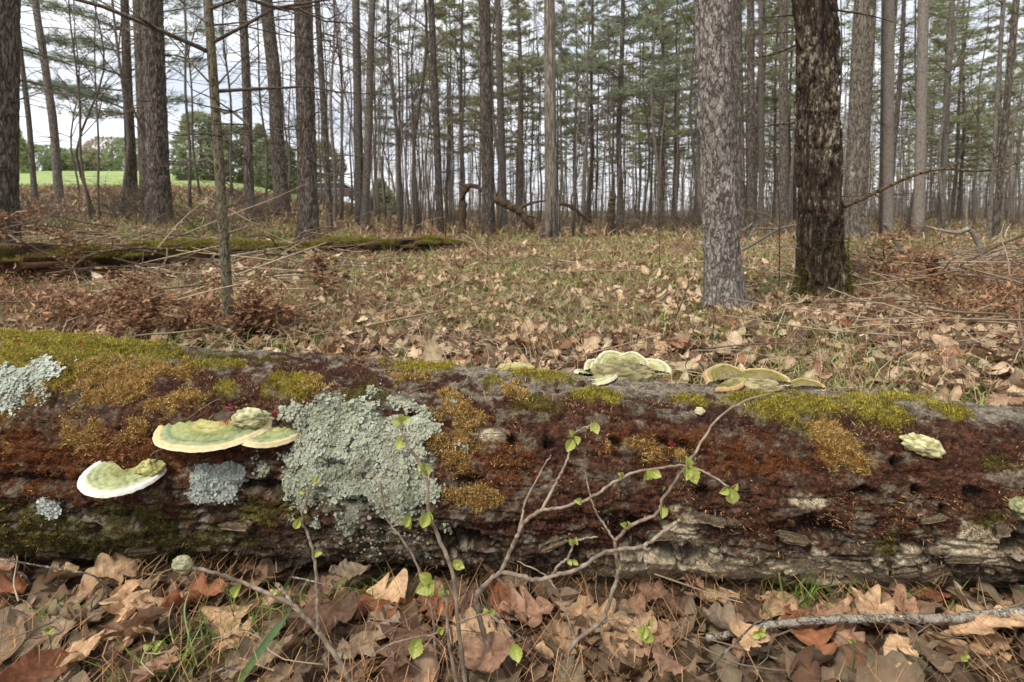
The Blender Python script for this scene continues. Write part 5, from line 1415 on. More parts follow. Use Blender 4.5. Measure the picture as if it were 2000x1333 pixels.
fern_spots = [(-20, 560, 0), (25, 565, 3), (90, 620, 3), (60, 610, 3), (150, 640, 3), (20, 600, 0), (160, 610, 3), (250, 630, 2), (275, 655, 1), (380, 650, 3), (520, 668, 3), (470, 640, 2), (200, 625, 3), (110, 620, 3), (560, 655, 3), (620, 520, 3), (700, 505, 3), (640, 560, 3), (740, 540, 3), (800, 560, 3),
              (1720, 545, 0), (1760, 530, 1), (1800, 560, 2), (1760, 575, 3), (1850, 580, 0), (1900, 560, 1), (1960, 590, 2), (1990, 560, 3), (1700, 590, 3), (1830, 610, 1), (1930, 640, 3), (2000, 640, 0), (1980, 620, 1), (1680, 535, 3), (1880, 625, 3), (1340, 500, 3), (1260, 520, 3), (1100, 500, 3), (1010, 490, 3), (880, 520, 3), (1180, 530, 3), (1420, 640, 3)]
def fern_place(px, py=0):
    where = 'close behind the log' if py > 600 else 'farther back'
    return '%s dead bracken clump %s %s' % ('tangled red-brown' if px > 1600 else 'crumpled brown' if px < 600 else 'low sparse brown', where, between(max(px, 1)))
rf = random.Random(3)
for k, (px, py, v) in enumerate(fern_spots):
    o = link('dead_fern', FERN[v], None, tuple(ground_hit(px, py)))
    s = rf.uniform(.75, 1.15) * (1 if px < 600 or px > 1650 else .6); o.scale = (s, s, s * rf.uniform(.7, 1.0)); o.rotation_euler = (0, 0, rf.uniform(0, 6.28))
    tag(o, fern_place(px, py), 'dead fern', 'dead bracken clumps')

# leaf outline used by weeds, litter and single leaves
def leaf_grid(kind, nu, nv, curl, bend, seed, size=1.0):
    """Dead leaf as a bent grid: length 1 along +x, outline by kind."""
    rng = np.random.default_rng(seed)
    u, v = np.meshgrid(np.linspace(0, 1, nu), np.linspace(-1, 1, nv), indexing='ij')
    if kind == 'red_oak':
        env = np.sin(PI * np.clip(u, 0, 1) ** .85) ** .7
        lob = np.abs(np.sin(PI * (u * 3.6 + .22))) ** .8
        w = .42 * env * (.16 + .84 * lob) + .014; sw = .22
    elif kind == 'white_oak':
        env = np.sin(PI * np.clip(u, 0, 1) ** 1.15) ** .7
        lob = np.abs(np.sin(PI * (u * 4.2 + .1))) ** .6
        w = .34 * env * (.30 + .70 * lob) + .014; sw = .14
    elif kind == 'maple':
        env = np.sin(PI * np.clip(u, 0, 1) ** .62) ** .75
        lob = np.abs(np.sin(PI * (u * 2.4 + .34))) ** .9
        w = .56 * env * (.34 + .66 * lob) + .010; sw = .30
    else:
        w = .27 * np.sin(PI * u ** .92) ** .85 * (1 + .05 * np.abs(np.sin(u * 40))) + .004; sw = .03
    y = v * w; x = u + sw * np.abs(v) ** 1.5 * w - .06
    ph = rng.uniform(0, 6, 6)
    k = curl * (1 + .6 * np.sin(u * 3 + ph[0]))
    k = np.where(np.abs(k) < .05, .05, k)
    z = (1 - np.cos(k * y)) / k; y2 = np.sin(k * y) / k
    z = z + bend * (u - .4) ** 2 + .05 * np.sin(u * 7 + ph[1] + v * 2.2) * np.abs(v) + .035 * np.sin(v * 5 + u * 9 + ph[2]) * (w > .05) + .06 * v * np.sin(u * 4 + ph[3])
    z = z + .05 * (fbm(u * 5 + seed, v * 4, seed=seed, oct=3) - .5)
    z = z - .014 * np.exp(-(v / .10) ** 2) + .010 * np.cos((u * 8 - np.abs(v) * w * 2.5) * 2 * PI) * np.abs(v) + .05 * (fbm(u * 13 + seed, v * 8, seed=seed + 5, oct=3) - .5) * np.abs(v) + .10 * np.abs(v) ** 3 * (fbm(u * 6 + seed, v * 0, seed=seed + 6, oct=2) - .4)
    vein = .26 * np.exp(-(v * w / .012) ** 2) + .16 * smooth(.75, 1.0, np.cos((u * 8 - np.abs(v) * w * 2.5) * 2 * PI)) * (np.abs(v) < .92)
    blot = fbm(u * 4 + seed, v * 3, seed=seed + 3, oct=4)
    tone = .78 + .48 * (blot - .1) + vein - .10 * smooth(.75, 1, np.abs(v))
    V = np.stack([x, y2, z], -1).reshape(-1, 3) * size
    return V, grid_faces(nu, nv), tone.reshape(-1)

# upright dead weeds with shrivelled hanging leaves
def weed_mesh(seed, h):
    rng = np.random.default_rng(seed); mb = MB()
    P = spline(np.array([[0, 0, -.01], [rng.normal(0, .03), 0, h * .4], [rng.normal(0, .06), rng.normal(0, .04), h * .75], [rng.normal(0, .1), 0, h]]), 14)
    tube(mb, P, np.linspace(.004, .0015, 14), 4, srgb(110, 80, 56))
    V, q, tone = leaf_grid('oval', 6, 3, 3.4, .6, seed)
    n = 190; s = np.sort(rng.uniform(.08, 1, n)) * 13; i = np.minimum(s.astype(int), 12); c = P[i] + (P[i + 1] - P[i]) * (s - i)[:, None] + rng.normal(0, .028, (n, 3)) * [1, 1, .5]
    M = rot_yaw_tilt(n, 1.1, rng) * rng.uniform(.014, .038, n)[:, None, None]
    scatter(mb, V, q, None, M, c, mixc(srgb(84, 58, 42), srgb(164, 124, 90), rng.random(n) ** 1.3), tone)
    return mb.mesh('dead_weed', M_STUFF)
WEED = [weed_mesh(k, h) for k, h in ((81, .30), (82, .42), (83, .24))]
rw = random.Random(8)
for px, py, v, s, lab in [(262, 655, 1, .9, 'dark clump of shrivelled leaves with a curled tan leaf, before the far mossy trunk'), (235, 640, 0, .9, 'smaller shrivelled weed next to the dark clump'), (300, 668, 2, 1., 'low shrivelled weed at the log edge past the dark clump'), (494, 664, 1, .8, 'tall shrivelled weed climbing beside the slim sapling'), (500, 672, 2, 1., 'short shrivelled weed hugging the log behind the moss tuft'), (392, 672, 0, .7, 'shrivelled weed just before the slim sapling foot'), (545, 676, 2, .9, 'little shrivelled weed farther along from the sapling'), (120, 560, 1, 1.2, 'shrivelled weed at the near end of the mossy trunk'), (40, 540, 1, 1.5, 'big shrivelled brown weed heap by the reddish edge pine'), (640, 590, 0, 1.2, 'shrivelled upright weed standing alone in the litter past the sapling'), (1752, 560, 1, 1.3, 'dark shrivelled weed at the head of the bracken heap'), (1840, 600, 0, 1.3, 'shrivelled weed inside the bracken heap')]:
    o = link('dead_weed', WEED[v], None, tuple(ground_hit(px, py))); o.scale = (s * 1.5, s * 1.5, s); o.rotation_euler = (0, 0, rw.uniform(0, 6.28)); tag(o, lab, 'dead weed', 'shrivelled weeds')

def shrub_mesh(seed, h, n):
    rng = np.random.default_rng(seed); mb = MB()
    for k in range(n):
        a = rng.uniform(0, 6.28); d = np.array([math.cos(a) * .5, math.sin(a) * .5, rng.uniform(.5, 1.3)])
        Q = limb(mb, np.array([rng.normal(0, .08), rng.normal(0, .08), -.02]), d, h * rng.uniform(.5, 1.1), .006, rng, .25, 8, 3, .08)
        for j in range(7):
            a2 = a + rng.uniform(-1.4, 1.4)
            Q2 = limb(mb, Q[rng.integers(2, 8)], [math.cos(a2), math.sin(a2), rng.uniform(-.2, 1)], h * rng.uniform(.15, .45), .003, rng, .1, 5, 3, .08)
            a3 = a2 + rng.choice([-1, 1])
            limb(mb, Q2[rng.integers(1, 4)], [math.cos(a3), math.sin(a3), rng.uniform(-.2, .8)], h * .14, .002, rng, 0, 3, 3, .05)
    return mb.mesh('bare_shrub', M_TWIG)
SHR = [shrub_mesh(11, 1.2, 9), shrub_mesh(12, .9, 12), shrub_mesh(13, 1.5, 8), shrub_mesh(14, .7, 14)]
def bare_shrub(px, Y, v, s, zone_name):
    o = link('bare_shrub', SHR[v], None, tuple(on_ground(px, Y))); o.scale = (s, s, s); o.rotation_euler = (0, 0, rf.uniform(0, 6.28))
    tag(o, ('near ' if Y < 16 else 'distant ') + 'leafless twiggy shrub in the brush ' + zone_name, 'shrub', 'bare shrubs of the undergrowth')
for k in range(34):
    px = rf.uniform(20, 560); bare_shrub(px, rf.uniform(8.2, 14), rf.randrange(4), rf.uniform(.7, 1.1), between(px))
for k in range(60):
    px = rf.uniform(560, 1400); bare_shrub(px, rf.uniform(14, 30), rf.randrange(4), rf.uniform(.8, 1.5), between(px))
for k in range(44):
    px = rf.uniform(1400, 2020); bare_shrub(px, rf.uniform(12, 28), rf.randrange(4), rf.uniform(.6, 1.3), between(px))

# ------------------------------------------------------------------ leaf shapes
def leaf_mesh(kind, curl, bend, seed, name):
    V, q, tone = leaf_grid(kind, 42, 11, curl, bend, seed)
    mb = MB(); mb.add(V, q, None, np.repeat(tone[:, None], 3, 1))
    t = np.linspace(0, 1, 5)      # leaf stalk
    i0 = V.reshape(42, 11, 3)[0, 5]
    P = np.stack([i0[0] + .02 - .17 * t, i0[1] + .02 * t ** 2, i0[2] + .03 * t ** 2], -1)
    tube(mb, P, [.008, .006, .006, .006, .008], 5, np.array([.75, .7, .6]))
    return mb.mesh(name, None or [M_TAN])

def leaf_mat(name, c):
    """A leaf colour; the mesh's own tone attribute carries veins and blotches."""
    m, nt, N, L, p = new_mat(name)
    a = N.new('ShaderNodeAttribute'); a.attribute_name = 'col'
    oi = N.new('ShaderNodeObjectInfo')
    t = N.new('ShaderNodeTexCoord')
    va = N.new('ShaderNodeVectorMath'); va.operation = 'ADD'
    L.new(t.outputs['Object'], va.inputs[0]); L.new(oi.outputs['Random'], va.inputs[1])
    n = N.new('ShaderNodeTexNoise'); n.inputs['Scale'].default_value = 7; n.inputs['Detail'].default_value = 8; n.inputs['Roughness'].default_value = .7
    sc_ = N.new('ShaderNodeVectorMath'); sc_.operation = 'MULTIPLY_ADD'
    L.new(t.outputs['Object'], sc_.inputs[0]); sc_.inputs[1].default_value = (1, 1, 1)
    mm = N.new('ShaderNodeMath'); mm.operation = 'MULTIPLY'; mm.inputs[1].default_value = 40
    L.new(oi.outputs['Random'], mm.inputs[0]); L.new(mm.outputs[0], sc_.inputs[2]); L.new(sc_.outputs[0], n.inputs['Vector'])
    r = N.new('ShaderNodeMapRange'); r.inputs['From Min'].default_value = .3; r.inputs['From Max'].default_value = .7; r.inputs['To Min'].default_value = .55; r.inputs['To Max'].default_value = 1.32
    L.new(n.outputs['Fac'], r.inputs['Value'])
    hv = N.new('ShaderNodeHueSaturation'); hv.inputs['Color'].default_value = (*c, 1)
    r2 = N.new('ShaderNodeMapRange'); r2.inputs['To Min'].default_value = .80; r2.inputs['To Max'].default_value = 1.18
    L.new(oi.outputs['Random'], r2.inputs['Value']); L.new(r2.outputs[0], hv.inputs['Value'])
    m1 = N.new('ShaderNodeVectorMath'); m1.operation = 'MULTIPLY'; L.new(hv.outputs[0], m1.inputs[0]); L.new(a.outputs['Color'], m1.inputs[1])
    m2 = N.new('ShaderNodeVectorMath'); m2.operation = 'MULTIPLY'; L.new(m1.outputs[0], m2.inputs[0]); L.new(r.outputs[0], m2.inputs[1])
    L.new(m2.outputs[0], p.inputs['Base Color']); p.inputs['Roughness'].default_value = .62; p.inputs['Specular IOR Level'].default_value = .3
    b = N.new('ShaderNodeBump'); b.inputs['Strength'].default_value = .35; b.inputs['Distance'].default_value = .02
    L.new(n.outputs['Fac'], b.inputs['Height']); L.new(b.outputs['Normal'], p.inputs['Normal'])
    tr = N.new('ShaderNodeBsdfTranslucent'); L.new(m2.outputs[0], tr.inputs['Color'])
    ms = N.new('ShaderNodeMixShader'); ms.inputs['Fac'].default_value = .14
    L.new(p.outputs[0], ms.inputs[1]); L.new(tr.outputs[0], ms.inputs[2]); L.new(ms.outputs[0], N['Material Output'].inputs['Surface'])
    return m
M_TAN = leaf_mat('tan_leaf', srgb(194, 158, 120))
LEAFC = [('tan', M_TAN, .26), ('light brown', leaf_mat('light_brown_leaf', srgb(164, 127, 100)), .25), ('russet', leaf_mat('russet_leaf', srgb(142, 92, 62)), .16), ('grey-brown', leaf_mat('grey_brown_leaf', srgb(154, 134, 110)), .18), ('dark brown', leaf_mat('dark_brown_leaf', srgb(104, 78, 60)), .18)]
KINDS = [('red_oak', 'oak_leaf', 'pointed-lobed oak'), ('white_oak', 'oak_leaf', 'round-lobed oak'), ('maple', 'maple_leaf', 'broad maple'), ('oval', 'beech_leaf', 'oval beech')]
LEAFM = {}
for kk, (kind, nm, _) in enumerate(KINDS):
    LEAFM[kind] = [leaf_mesh(kind, cu, be, 60 + kk * 9 + j, nm) for j, (cu, be) in enumerate([(.5, .25), (1.6, -.35), (-2.0, .5), (3.6, .3), (-.8, -.6)])]

FLOWER_ZONE = [(330, 'below the white-rimmed fungus'), (560, 'near the twig with the fat bud'), (760, 'below the large pale lichen'), (960, 'round the stems of the leafing shrub'), (1180, 'under the forked shrub twigs'), (1420, 'below the cream rotten wood'), (1700, 'by the thin end of the grey stick'), (2100, 'beside the thick end of the grey stick')]
BACK_ZONE = [(700, 'behind the log near the sapling'), (1100, 'behind the log near the tiny yellow fungus'), (1400, 'behind the log near the ruffled fungus'), (1750, 'behind the log between olive fungus and oak'), (2100, 'behind the log near the bracken heap')]
rl = random.Random(21)
def leaf_obj(px, pos, size, zones, prefix='', flat=.42, front=True):
    kind, nm, words_ = rl.choices(KINDS, [.42, .24, .18, .16])[0]
    v = rl.randrange(5)
    cn, m, _ = rl.choices(LEAFC, [c[2] for c in LEAFC])[0]
    o = link(nm, LEAFM[kind][v], None)
    o.material_slots[0].link = 'OBJECT'; o.material_slots[0].material = m
    pose = ['nearly flat', 'cupped', 'humped', 'tightly rolled', 'arched'][v]
    ax = rl.uniform(0, 6.28); tilt = rl.gauss(0, flat)
    R = Matrix.Rotation(tilt, 4, Vector((math.cos(ax), math.sin(ax), 0))) @ Matrix.Rotation(rl.uniform(0, 6.28), 4, 'Z')
    o.matrix_world = Matrix.Translation(Vector(pos)) @ R @ Matrix.Diagonal((size, size, size, 1))
    z = next(t for a, t in zones if px < a)
    tag(o, '%s %s %s leaf lying %s' % (pose, cn, words_, z), 'dead leaf', 'fallen leaves on the wood floor')
    return o
# leaves in front of the log, several deep
cells = [(i, j) for i in range(28) for j in range(7)]
rl.shuffle(cells)
for i, j in cells:
    X = -1.16 + (i + rl.uniform(-.2, 1.2)) * 2.26 / 28
    Yl = .80 + (j + rl.uniform(0, 1)) * .05
    px = 1000 + X / Yl * F
    if px < -60 or px > 2060: continue
    if Yl > lyc(X) - rl.uniform(.68, .80) * lr(X): continue
    z = float(ground_z(X, Yl)) + .012 + rl.uniform(0, .024)
    leaf_obj(px, (X, Yl, z), rl.uniform(.066, .122), FLOWER_ZONE, flat=.42)
for k in range(112):
    px = rl.uniform(430, 2010) if k < 96 else rl.uniform(0, 430)
    Yl = math.sqrt(rl.uniform(1.75 ** 2, 3.4 ** 2)); X = (px - 1000) / F * Yl
    leaf_obj(px, (X, Yl, float(ground_z(X, Yl)) + rl.uniform(.012, .045)), rl.uniform(.09, .15), BACK_ZONE, flat=.35)

# the rest of the litter, past counting
def litter():
    rng = np.random.default_rng(33); mb = MB()
    pal = np.array([srgb(190, 162, 128), srgb(182, 152, 120), srgb(144, 104, 76), srgb(160, 142, 112), srgb(104, 82, 64), srgb(202, 178, 146), srgb(130, 106, 84)])
    pw = np.array([.22, .22, .11, .18, .10, .08, .09])
    T = [leaf_grid(kd, 8, 3, cu, be, 400 + k) for k, (kd, cu, be) in enumerate([('red_oak', .8, .3), ('white_oak', 2, -.4), ('maple', 2.5, .3), ('oval', -2.6, .5), ('red_oak', -2, .5), ('oval', 3.5, .2)])]
    T2 = [leaf_grid(kd, 4, 3, cu, be, 500 + k) for k, (kd, cu, be) in enumerate([('oval', 1.5, .4), ('maple', -2, .5), ('oval', -3, -.5)])]
    def band_(n, y0, y1, s0, s1, TT, lift, gap=0.0, dark=1.0):
        Y = np.sqrt(rng.uniform(y0 * y0, y1 * y1, n)); u = rng.uniform(-1.25, 1.25, n); X = u * Y
        k = fbm(X * .8, Y * .8, seed=7, oct=3) > gap
        k &= np.abs(Y - lyc(X)) > lr(X) * .8
        X, Y = X[k], Y[k]; n = len(X)
        pos = np.stack([X, Y, ground_z(X, Y) + rng.uniform(.0, lift, n)], -1)
        M = rot_yaw_tilt(n, .42, rng) * rng.uniform(s0, s1, n)[:, None, None]
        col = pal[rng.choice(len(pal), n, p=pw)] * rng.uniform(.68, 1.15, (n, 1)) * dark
        w = rng.integers(0, len(TT), n)
        for j, (tv, tq, tone) in enumerate(TT):
            s = w == j
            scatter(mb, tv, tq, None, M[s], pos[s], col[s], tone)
    band_(1500, .55, 1.35, .05, .09, T, .003, dark=.5)  # under-layer coloured darker, painting shade into the gaps between front leaves
    band_(6000, 1.3, 4.2, .06, .125, T, .045)
    band_(9500, 4.0, 9.0, .08, .14, T2, .05, gap=.34)
    band_(14000, 8.5, 26.0, .11, .20, T2, .06, gap=.36)
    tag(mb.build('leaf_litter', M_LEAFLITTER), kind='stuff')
litter()

# ------------------------------------------------------------------ grass, dry stalks and pine needles
def grass():
    rng = np.random.default_rng(44)
    dry, gr = MB(), MB()
    def field(mb, n, y0, y1, L, W, cols, w, dense, lean, seedn, thr):
        Y = np.sqrt(rng.uniform(y0 * y0, y1 * y1, n)); u = rng.uniform(-1.25, 1.25, n); X = u * Y
        X += rng.normal(0, .03, n); 
        nn = fbm(X * dense, Y * dense, seed=seedn, oct=3) + .10 * smooth(0, .9, u) * (thr > .5)
        k = (nn > thr) & (np.abs(Y - lyc(X)) > lr(X) * 1.05)
        X, Y = X[k], Y[k]; n = len(X)
        b = np.stack([X, Y, ground_z(X, Y) - .005], -1)
        d = unit(rng.normal(0, lean, (n, 3)) + [0, 0, 1]); bend = unit(rng.normal(0, 1, (n, 3)) * [1, 1, .4] + [0, 0, -.25])
        col = np.array(cols)[rng.choice(len(cols), n, p=w)] * rng.uniform(.75, 1.2, (n, 1))
        sc_ = (1 + .25 * np.maximum(0, Y - 5)) if y0 >= 4 else 1 + 0 * Y
        blades(mb, b, d, rng.uniform(L[0], L[1], n), W * np.minimum(sc_, 3.0), col, None, bend, 2)
    greens = [srgb(112, 126, 60), srgb(136, 148, 76), srgb(92, 110, 48), srgb(158, 162, 98), srgb(160, 148, 104)]
    field(gr, 32000, 1.4, 4.5, (.05, .17), .0042, greens, [.26, .24, .18, .16, .16], 1.5, .6, 21, .50)
    field(gr, 66000, 4.0, 12, (.05, .17), .009, greens, [.24, .22, .12, .2, .22], 1.1, .7, 22, .49)
    field(gr, 50000, 11, 28, (.08, .2), .014, greens, [.22, .24, .1, .2, .24], .35, .5, 23, .48)
    tans = [srgb(182, 158, 124), srgb(160, 134, 102), srgb(146, 104, 74), srgb(200, 184, 152), srgb(124, 92, 68)]
    field(dry, 22000, 1.35, 4.5, (.06, .26), .0034, tans, [.25, .25, .2, .15, .15], .7, 1.1, 24, .30)
    field(dry, 44000, 4.0, 12, (.08, .26), .0052, tans, [.22, .26, .24, .12, .16], .6, .9, 25, .32)
    field(dry, 32000, 11, 30, (.12, .42), .011, tans, [.22, .28, .22, .1, .18], .4, .7, 26, .34)
    tag(gr.build('grass', M_STUFF), kind='stuff'); tag(dry.build('dry_grass', M_STUFF), kind='stuff')
    nd = MB(); n = 4200
    X = rng.uniform(-1.2, 1.1, n); Y = rng.uniform(.7, 1.1, n); k = (Y < lyc(X) - .5 * lr(X)) & (fbm(X * 5, Y * 5, seed=4, oct=2) > .42); X, Y = X[k], Y[k]; n = len(X)
    a = rng.uniform(0, 6.28, n); b = np.stack([X, Y, ground_z(X, Y) + rng.uniform(.010, .065, n)], -1)
    d = unit(np.stack([np.cos(a), np.sin(a), rng.normal(0, .10, n)], -1))
    blades(nd, b, d, rng.uniform(.05, .12, n), .0012, mixc(srgb(120, 84, 56), srgb(200, 158, 112), rng.random(n)), unit(np.cross(d, [0, 0.6, 1.0])), unit(rng.normal(0, .5, (n, 3))), 2)
    tag(nd.build('fallen_pine_needles', M_STUFF), kind='stuff')
grass()
def tuft(px, py, n, h, w, spread, label, Y=None, seed=1, c0=srgb(78, 104, 38), c1=srgb(142, 162, 76)):
    rng = np.random.default_rng(seed); p = ground_hit(px, py) if Y is None else on_ground(px, Y)
    mb = MB(); b = np.stack([rng.normal(0, spread, n), rng.normal(0, spread * .6, n), np.full(n, -.004)], -1)
    d = unit(rng.normal(0, .38, (n, 3)) + [0, 0, 1]); blades(mb, b, d, rng.uniform(.4, 1, n) * h, w, mixc(c0, c1, rng.random(n)), None, unit(rng.normal(0, 1, (n, 3)) * [1, 1, .3]), 2)
    o = mb.build('grass_tuft', M_GREEN, loc=tuple(p)); tag(o, label, 'grass', 'green grass tufts')
for k, (px, py, n, h, w, s, lab) in enumerate([
        (1020, 690, 26, .10, .005, .05, 'small green grass tuft behind the tiny yellow fungus'), (800, 700, 60, .12, .004, .05, 'bright grass tuft poking up just behind the moss on the log ridge'), (1680, 660, 50, .10, .004, .06, 'green grass tuft in leaves beyond the olive fungus'),
        (1500, 715, 60, .10, .004, .06, 'grass tuft at the back of the olive fungus'), (1900, 725, 60, .12, .004, .06, 'green grass tuft near the bracken heap'), (1820, 745, 30, .10, .004, .03, 'thin grass tuft behind the bright moss cushion'), (1990, 740, 30, .12, .004, .03, 'grass tuft near the edge behind the log'),
        (550, 620, 70, .15, .004, .07, 'green grass tuft between sapling and mossy trunk'), (1395, 600, 60, .13, .004, .06, 'green grass tuft at the foot of the flaky pine'), (640, 610, 60, .14, .004, .08, 'green grass tuft in the open litter past the sapling'), (560, 700, 40, .12, .004, .05, 'grass tuft close behind the log by the dead bracken'),
        (700, 1190, 60, .10, .0026, .04, 'thin green grass below the large pale lichen'), (480, 1250, 80, .11, .0024, .05, 'wispy green grass below the twig with fat bud'), (1555, 1190, 34, .11, .0034, .045, 'upright grass blades against the log foot above the grey stick'), (1620, 1190, 18, .10, .0036, .03, 'broad grass blades beside the upright blades at the log foot'), (120, 1240, 26, .085, .003, .025, 'small bright grass sprig among leaves below the white-rimmed fungus'), (1800, 1200, 24, .09, .003, .04, 'few thin grass blades above the thick end of the stick'), (320, 1330, 60, .10, .003, .04, 'short grass at the bottom frame edge')]):
    tuft(px, py, n, h, w, s, lab, seed=70 + k)

# a broad green grass blade in front and a pale dry stalk
def ribbon(name, pts, w, mat, col, label, cat, fold=.25, n=24):
    P = spline(np.array(pts, float), n); base = P[0].copy(); P = P - base
    T = unit(np.gradient(P, axis=0)); S = unit(np.cross(T, [0.1, -1, .35])); U = np.cross(S, T)
    t = np.linspace(0, 1, n); ww = w * np.minimum(1, (1 - t) * 3 + .05) * np.minimum(1, .5 + t * 4)
    V = np.stack([P - S * ww[:, None], P - U * ww[:, None] * fold, P + S * ww[:, None]], 1)
    mb = MB(); c = np.repeat((np.asarray(col) * (1 + .12 * np.sin(t * 9))[:, None])[:, None], 3, 1); c[:, 1] *= 1.2
    mb.add(V.reshape(-1, 3), grid_faces(n, 3), None, c.reshape(-1, 3))
    o = mb.build(name, mat, loc=tuple(base)); tag(o, label, cat); return o
ribbon('broad_grass', [at(440, 1370, .76), at(475, 1320, .77), at(515, 1262, .79), at(545, 1222, .81), at(572, 1186, .83)], .0052, M_GREEN, srgb(86, 108, 58), 'single broad green grass blade slanting under the budded twig', 'grass')
ribbon('broad_grass', [at(385, 1300, .80), at(368, 1240, .82), at(360, 1190, .84), at(372, 1148, .86)], .0014, M_GREEN, srgb(120, 134, 84), 'long thin curved green blade near the big pale oak leaf', 'grass')
for k, (pts, lab) in enumerate([([(-20, 1090), (60, 1102), (130, 1115), (180, 1124), (203, 1152), (190, 1180), (150, 1212)], 'pale dry stalk drooping over the leaves below the white-rimmed fungus'),
                                ([(568, 1127), (620, 1138), (664, 1152)], 'short straight straw at the log foot near the budded twig'),
                                ([(690, 1340), (676, 1310), (668, 1290), (672, 1270)], 'whitish curved stalk at the bottom beside the budded twig stem'),
                                ([(385, 1330), (420, 1312), (468, 1298)], 'bent whitish stalk lying at the bottom edge'),
                                ([(960, 1205), (1010, 1240), (1070, 1287), (1110, 1320)], 'long pale straw crossing behind the forked shrub'),
                                ([(1380, 1310), (1430, 1262), (1470, 1222), (1488, 1212)], 'bent pale straw rising past the grey stick'),
                                ([(600, 1330), (598, 1290), (605, 1252), (618, 1238)], 'curved greenish-white stalk under the budded twig')]):
    P3 = [at(x, y, (.90 if k == 0 else .94) if k in (0, 1) else .79) for x, y in pts]
    stick('dry_stalk', lab, 'dry stalk', P3, .0016, .0012, M_STRAW if 'M_STRAW' in globals() else M_SNAG, seed=80 + k, sides=6, rough=.02)

# small broken twigs and straws mixed into the litter, past counting
def twig_litter():
    rng = np.random.default_rng(61); mb = MB()
    def go(n, y0, y1, u0, u1, L0, L1, r0, r1, zl, up):
        Y = np.sqrt(rng.uniform(y0 * y0, y1 * y1, n)); u = rng.uniform(u0, u1, n)
        for X, y in zip(u * Y, Y):
            if abs(y - lyc(X)) < lr(X) * .8: continue
            a = rng.uniform(0, 6.28); ln = rng.uniform(L0, L1); p = np.array([X, y, float(ground_z(X, y)) + rng.uniform(.01, zl)])
            d = np.array([math.cos(a), math.sin(a), rng.normal(0, up)]); sd_ = np.array([-math.sin(a), math.cos(a), rng.normal(0, .3)])
            P = spline(np.array([p, p + d * ln * .4 + sd_ * ln * rng.normal(0, .07), p + d * ln * .7 + sd_ * ln * rng.normal(0, .1), p + d * ln]), 8)
            r = rng.uniform(r0, r1); c = mixc(srgb(92, 78, 64), srgb(196, 174, 142), rng.random() ** 1.5)
            tube(mb, P, np.linspace(r, r * .5, 8), 4, c)
            if rng.random() < .4:
                q = P[4]; a2 = a + rng.choice([-1, 1]) * .7
                tube(mb, np.array([q, q + np.array([math.cos(a2), math.sin(a2), up]) * ln * .15, q + np.array([math.cos(a2 + .2), math.sin(a2 + .2), up * 1.4]) * ln * .3]), [r * .6, r * .5, r * .3], 3, c)
    go(70, .78, 1.08, -1, 1, .05, .22, .0008, .0022, .05, .10)
    go(300, 1.4, 4.2, -.9, .95, .15, .6, .0012, .004, .08, .12)
    go(90, 4.4, 7.2, -1.0, -.3, .5, 1.3, .004, .011, .35, .30)
    go(70, 4.2, 7.2, .62, 1.0, .5, 1.3, .004, .010, .3, .30)
    go(260, 2.6, 7.5, -1.0, -.25, .3, 1.1, .003, .008, .14, .16)
    go(220, 2.6, 7.5, .5, 1.0, .3, 1.1, .003, .008, .16, .18)
    go(320, 6, 16, -1.0, .95, .4, 1.5, .005, .012, .1, .12)
    tag(mb.build('twig_litter', M_STUFF), kind='stuff')
twig_litter()

# pine cone in the litter
def cone():
    p = ground_hit(1518, 636); root = thing('pine_cone', 'dark open pine cone lying in leaves near the flaky pine', 'pine cone', p + [0, 0, .03])
    knob(root, 'core', (0, 0, 0), (.075, .016, .016), srgb(50, 38, 30), srgb(90, 72, 58), 3)
    rng = np.random.default_rng(5); mb = MB()
    V, q, tone = leaf_grid('oval', 5, 3, .5, .6, 3)
    n = 90; s = rng.uniform(-1, 1, n); a = np.arange(n) * 2.4
    for x, an in zip(s, a):
        ex = Vector((-.35, math.cos(an), math.sin(an))).normalized(); ey = Vector((1, 0, 0)).cross(ex).normalized(); ez = ex.cross(ey)
        R = np.array(Matrix((ex, ey, ez)).transposed())
        mb.add((V * [.034, .045, .03]) @ R.T + [x * .075, math.cos(an) * .010, math.sin(an) * .010], q, None, np.repeat((tone * .5)[:, None], 3, 1) * srgb(120, 104, 90))
    tag(mb.build('scales', M_STUFF, root), kind='stuff')
cone()

# ------------------------------------------------------------------ the leafing shrubs in front of the log
def bud_leaf_mesh(seed, L=1.0, fold=.5):
    rng = np.random.default_rng(seed); nu, nv = 14, 7
    u, v = np.meshgrid(np.linspace(0, 1, nu), np.linspace(-1, 1, nv), indexing='ij')
    w = .36 * np.sin(PI * u ** .8) ** .9 * (1 + .10 * (np.arange(nu)[:, None] % 2)) + .004
    y = v * w; z = fold * np.abs(y) + .3 * (u - .3) ** 2 * rng.choice([-1, 1]) + .03 * np.cos((u * 5 - np.abs(v) * .8) * 2 * PI)
    tone = .85 + .25 * np.exp(-(v / .15) ** 2) + .12 * np.cos((u * 5 - np.abs(v) * .8) * 2 * PI)
    c = tone[..., None] * mixc(srgb(152, 162, 66), srgb(202, 204, 118), u)
    mb = MB(); mb.add(np.stack([u, y, z], -1), grid_faces(nu, nv), None, c.reshape(-1, 3))
    tube(mb, np.array([[-.12, 0, 0], [0, 0, 0], [.3, 0, .02]]), [.03, .025, .015], 5, srgb(140, 140, 80))
    return mb.mesh('leaf', M_GREEN)
BUDL = [bud_leaf_mesh(k, fold=f) for k, f in enumerate((.5, .9, 1.4, .35))]
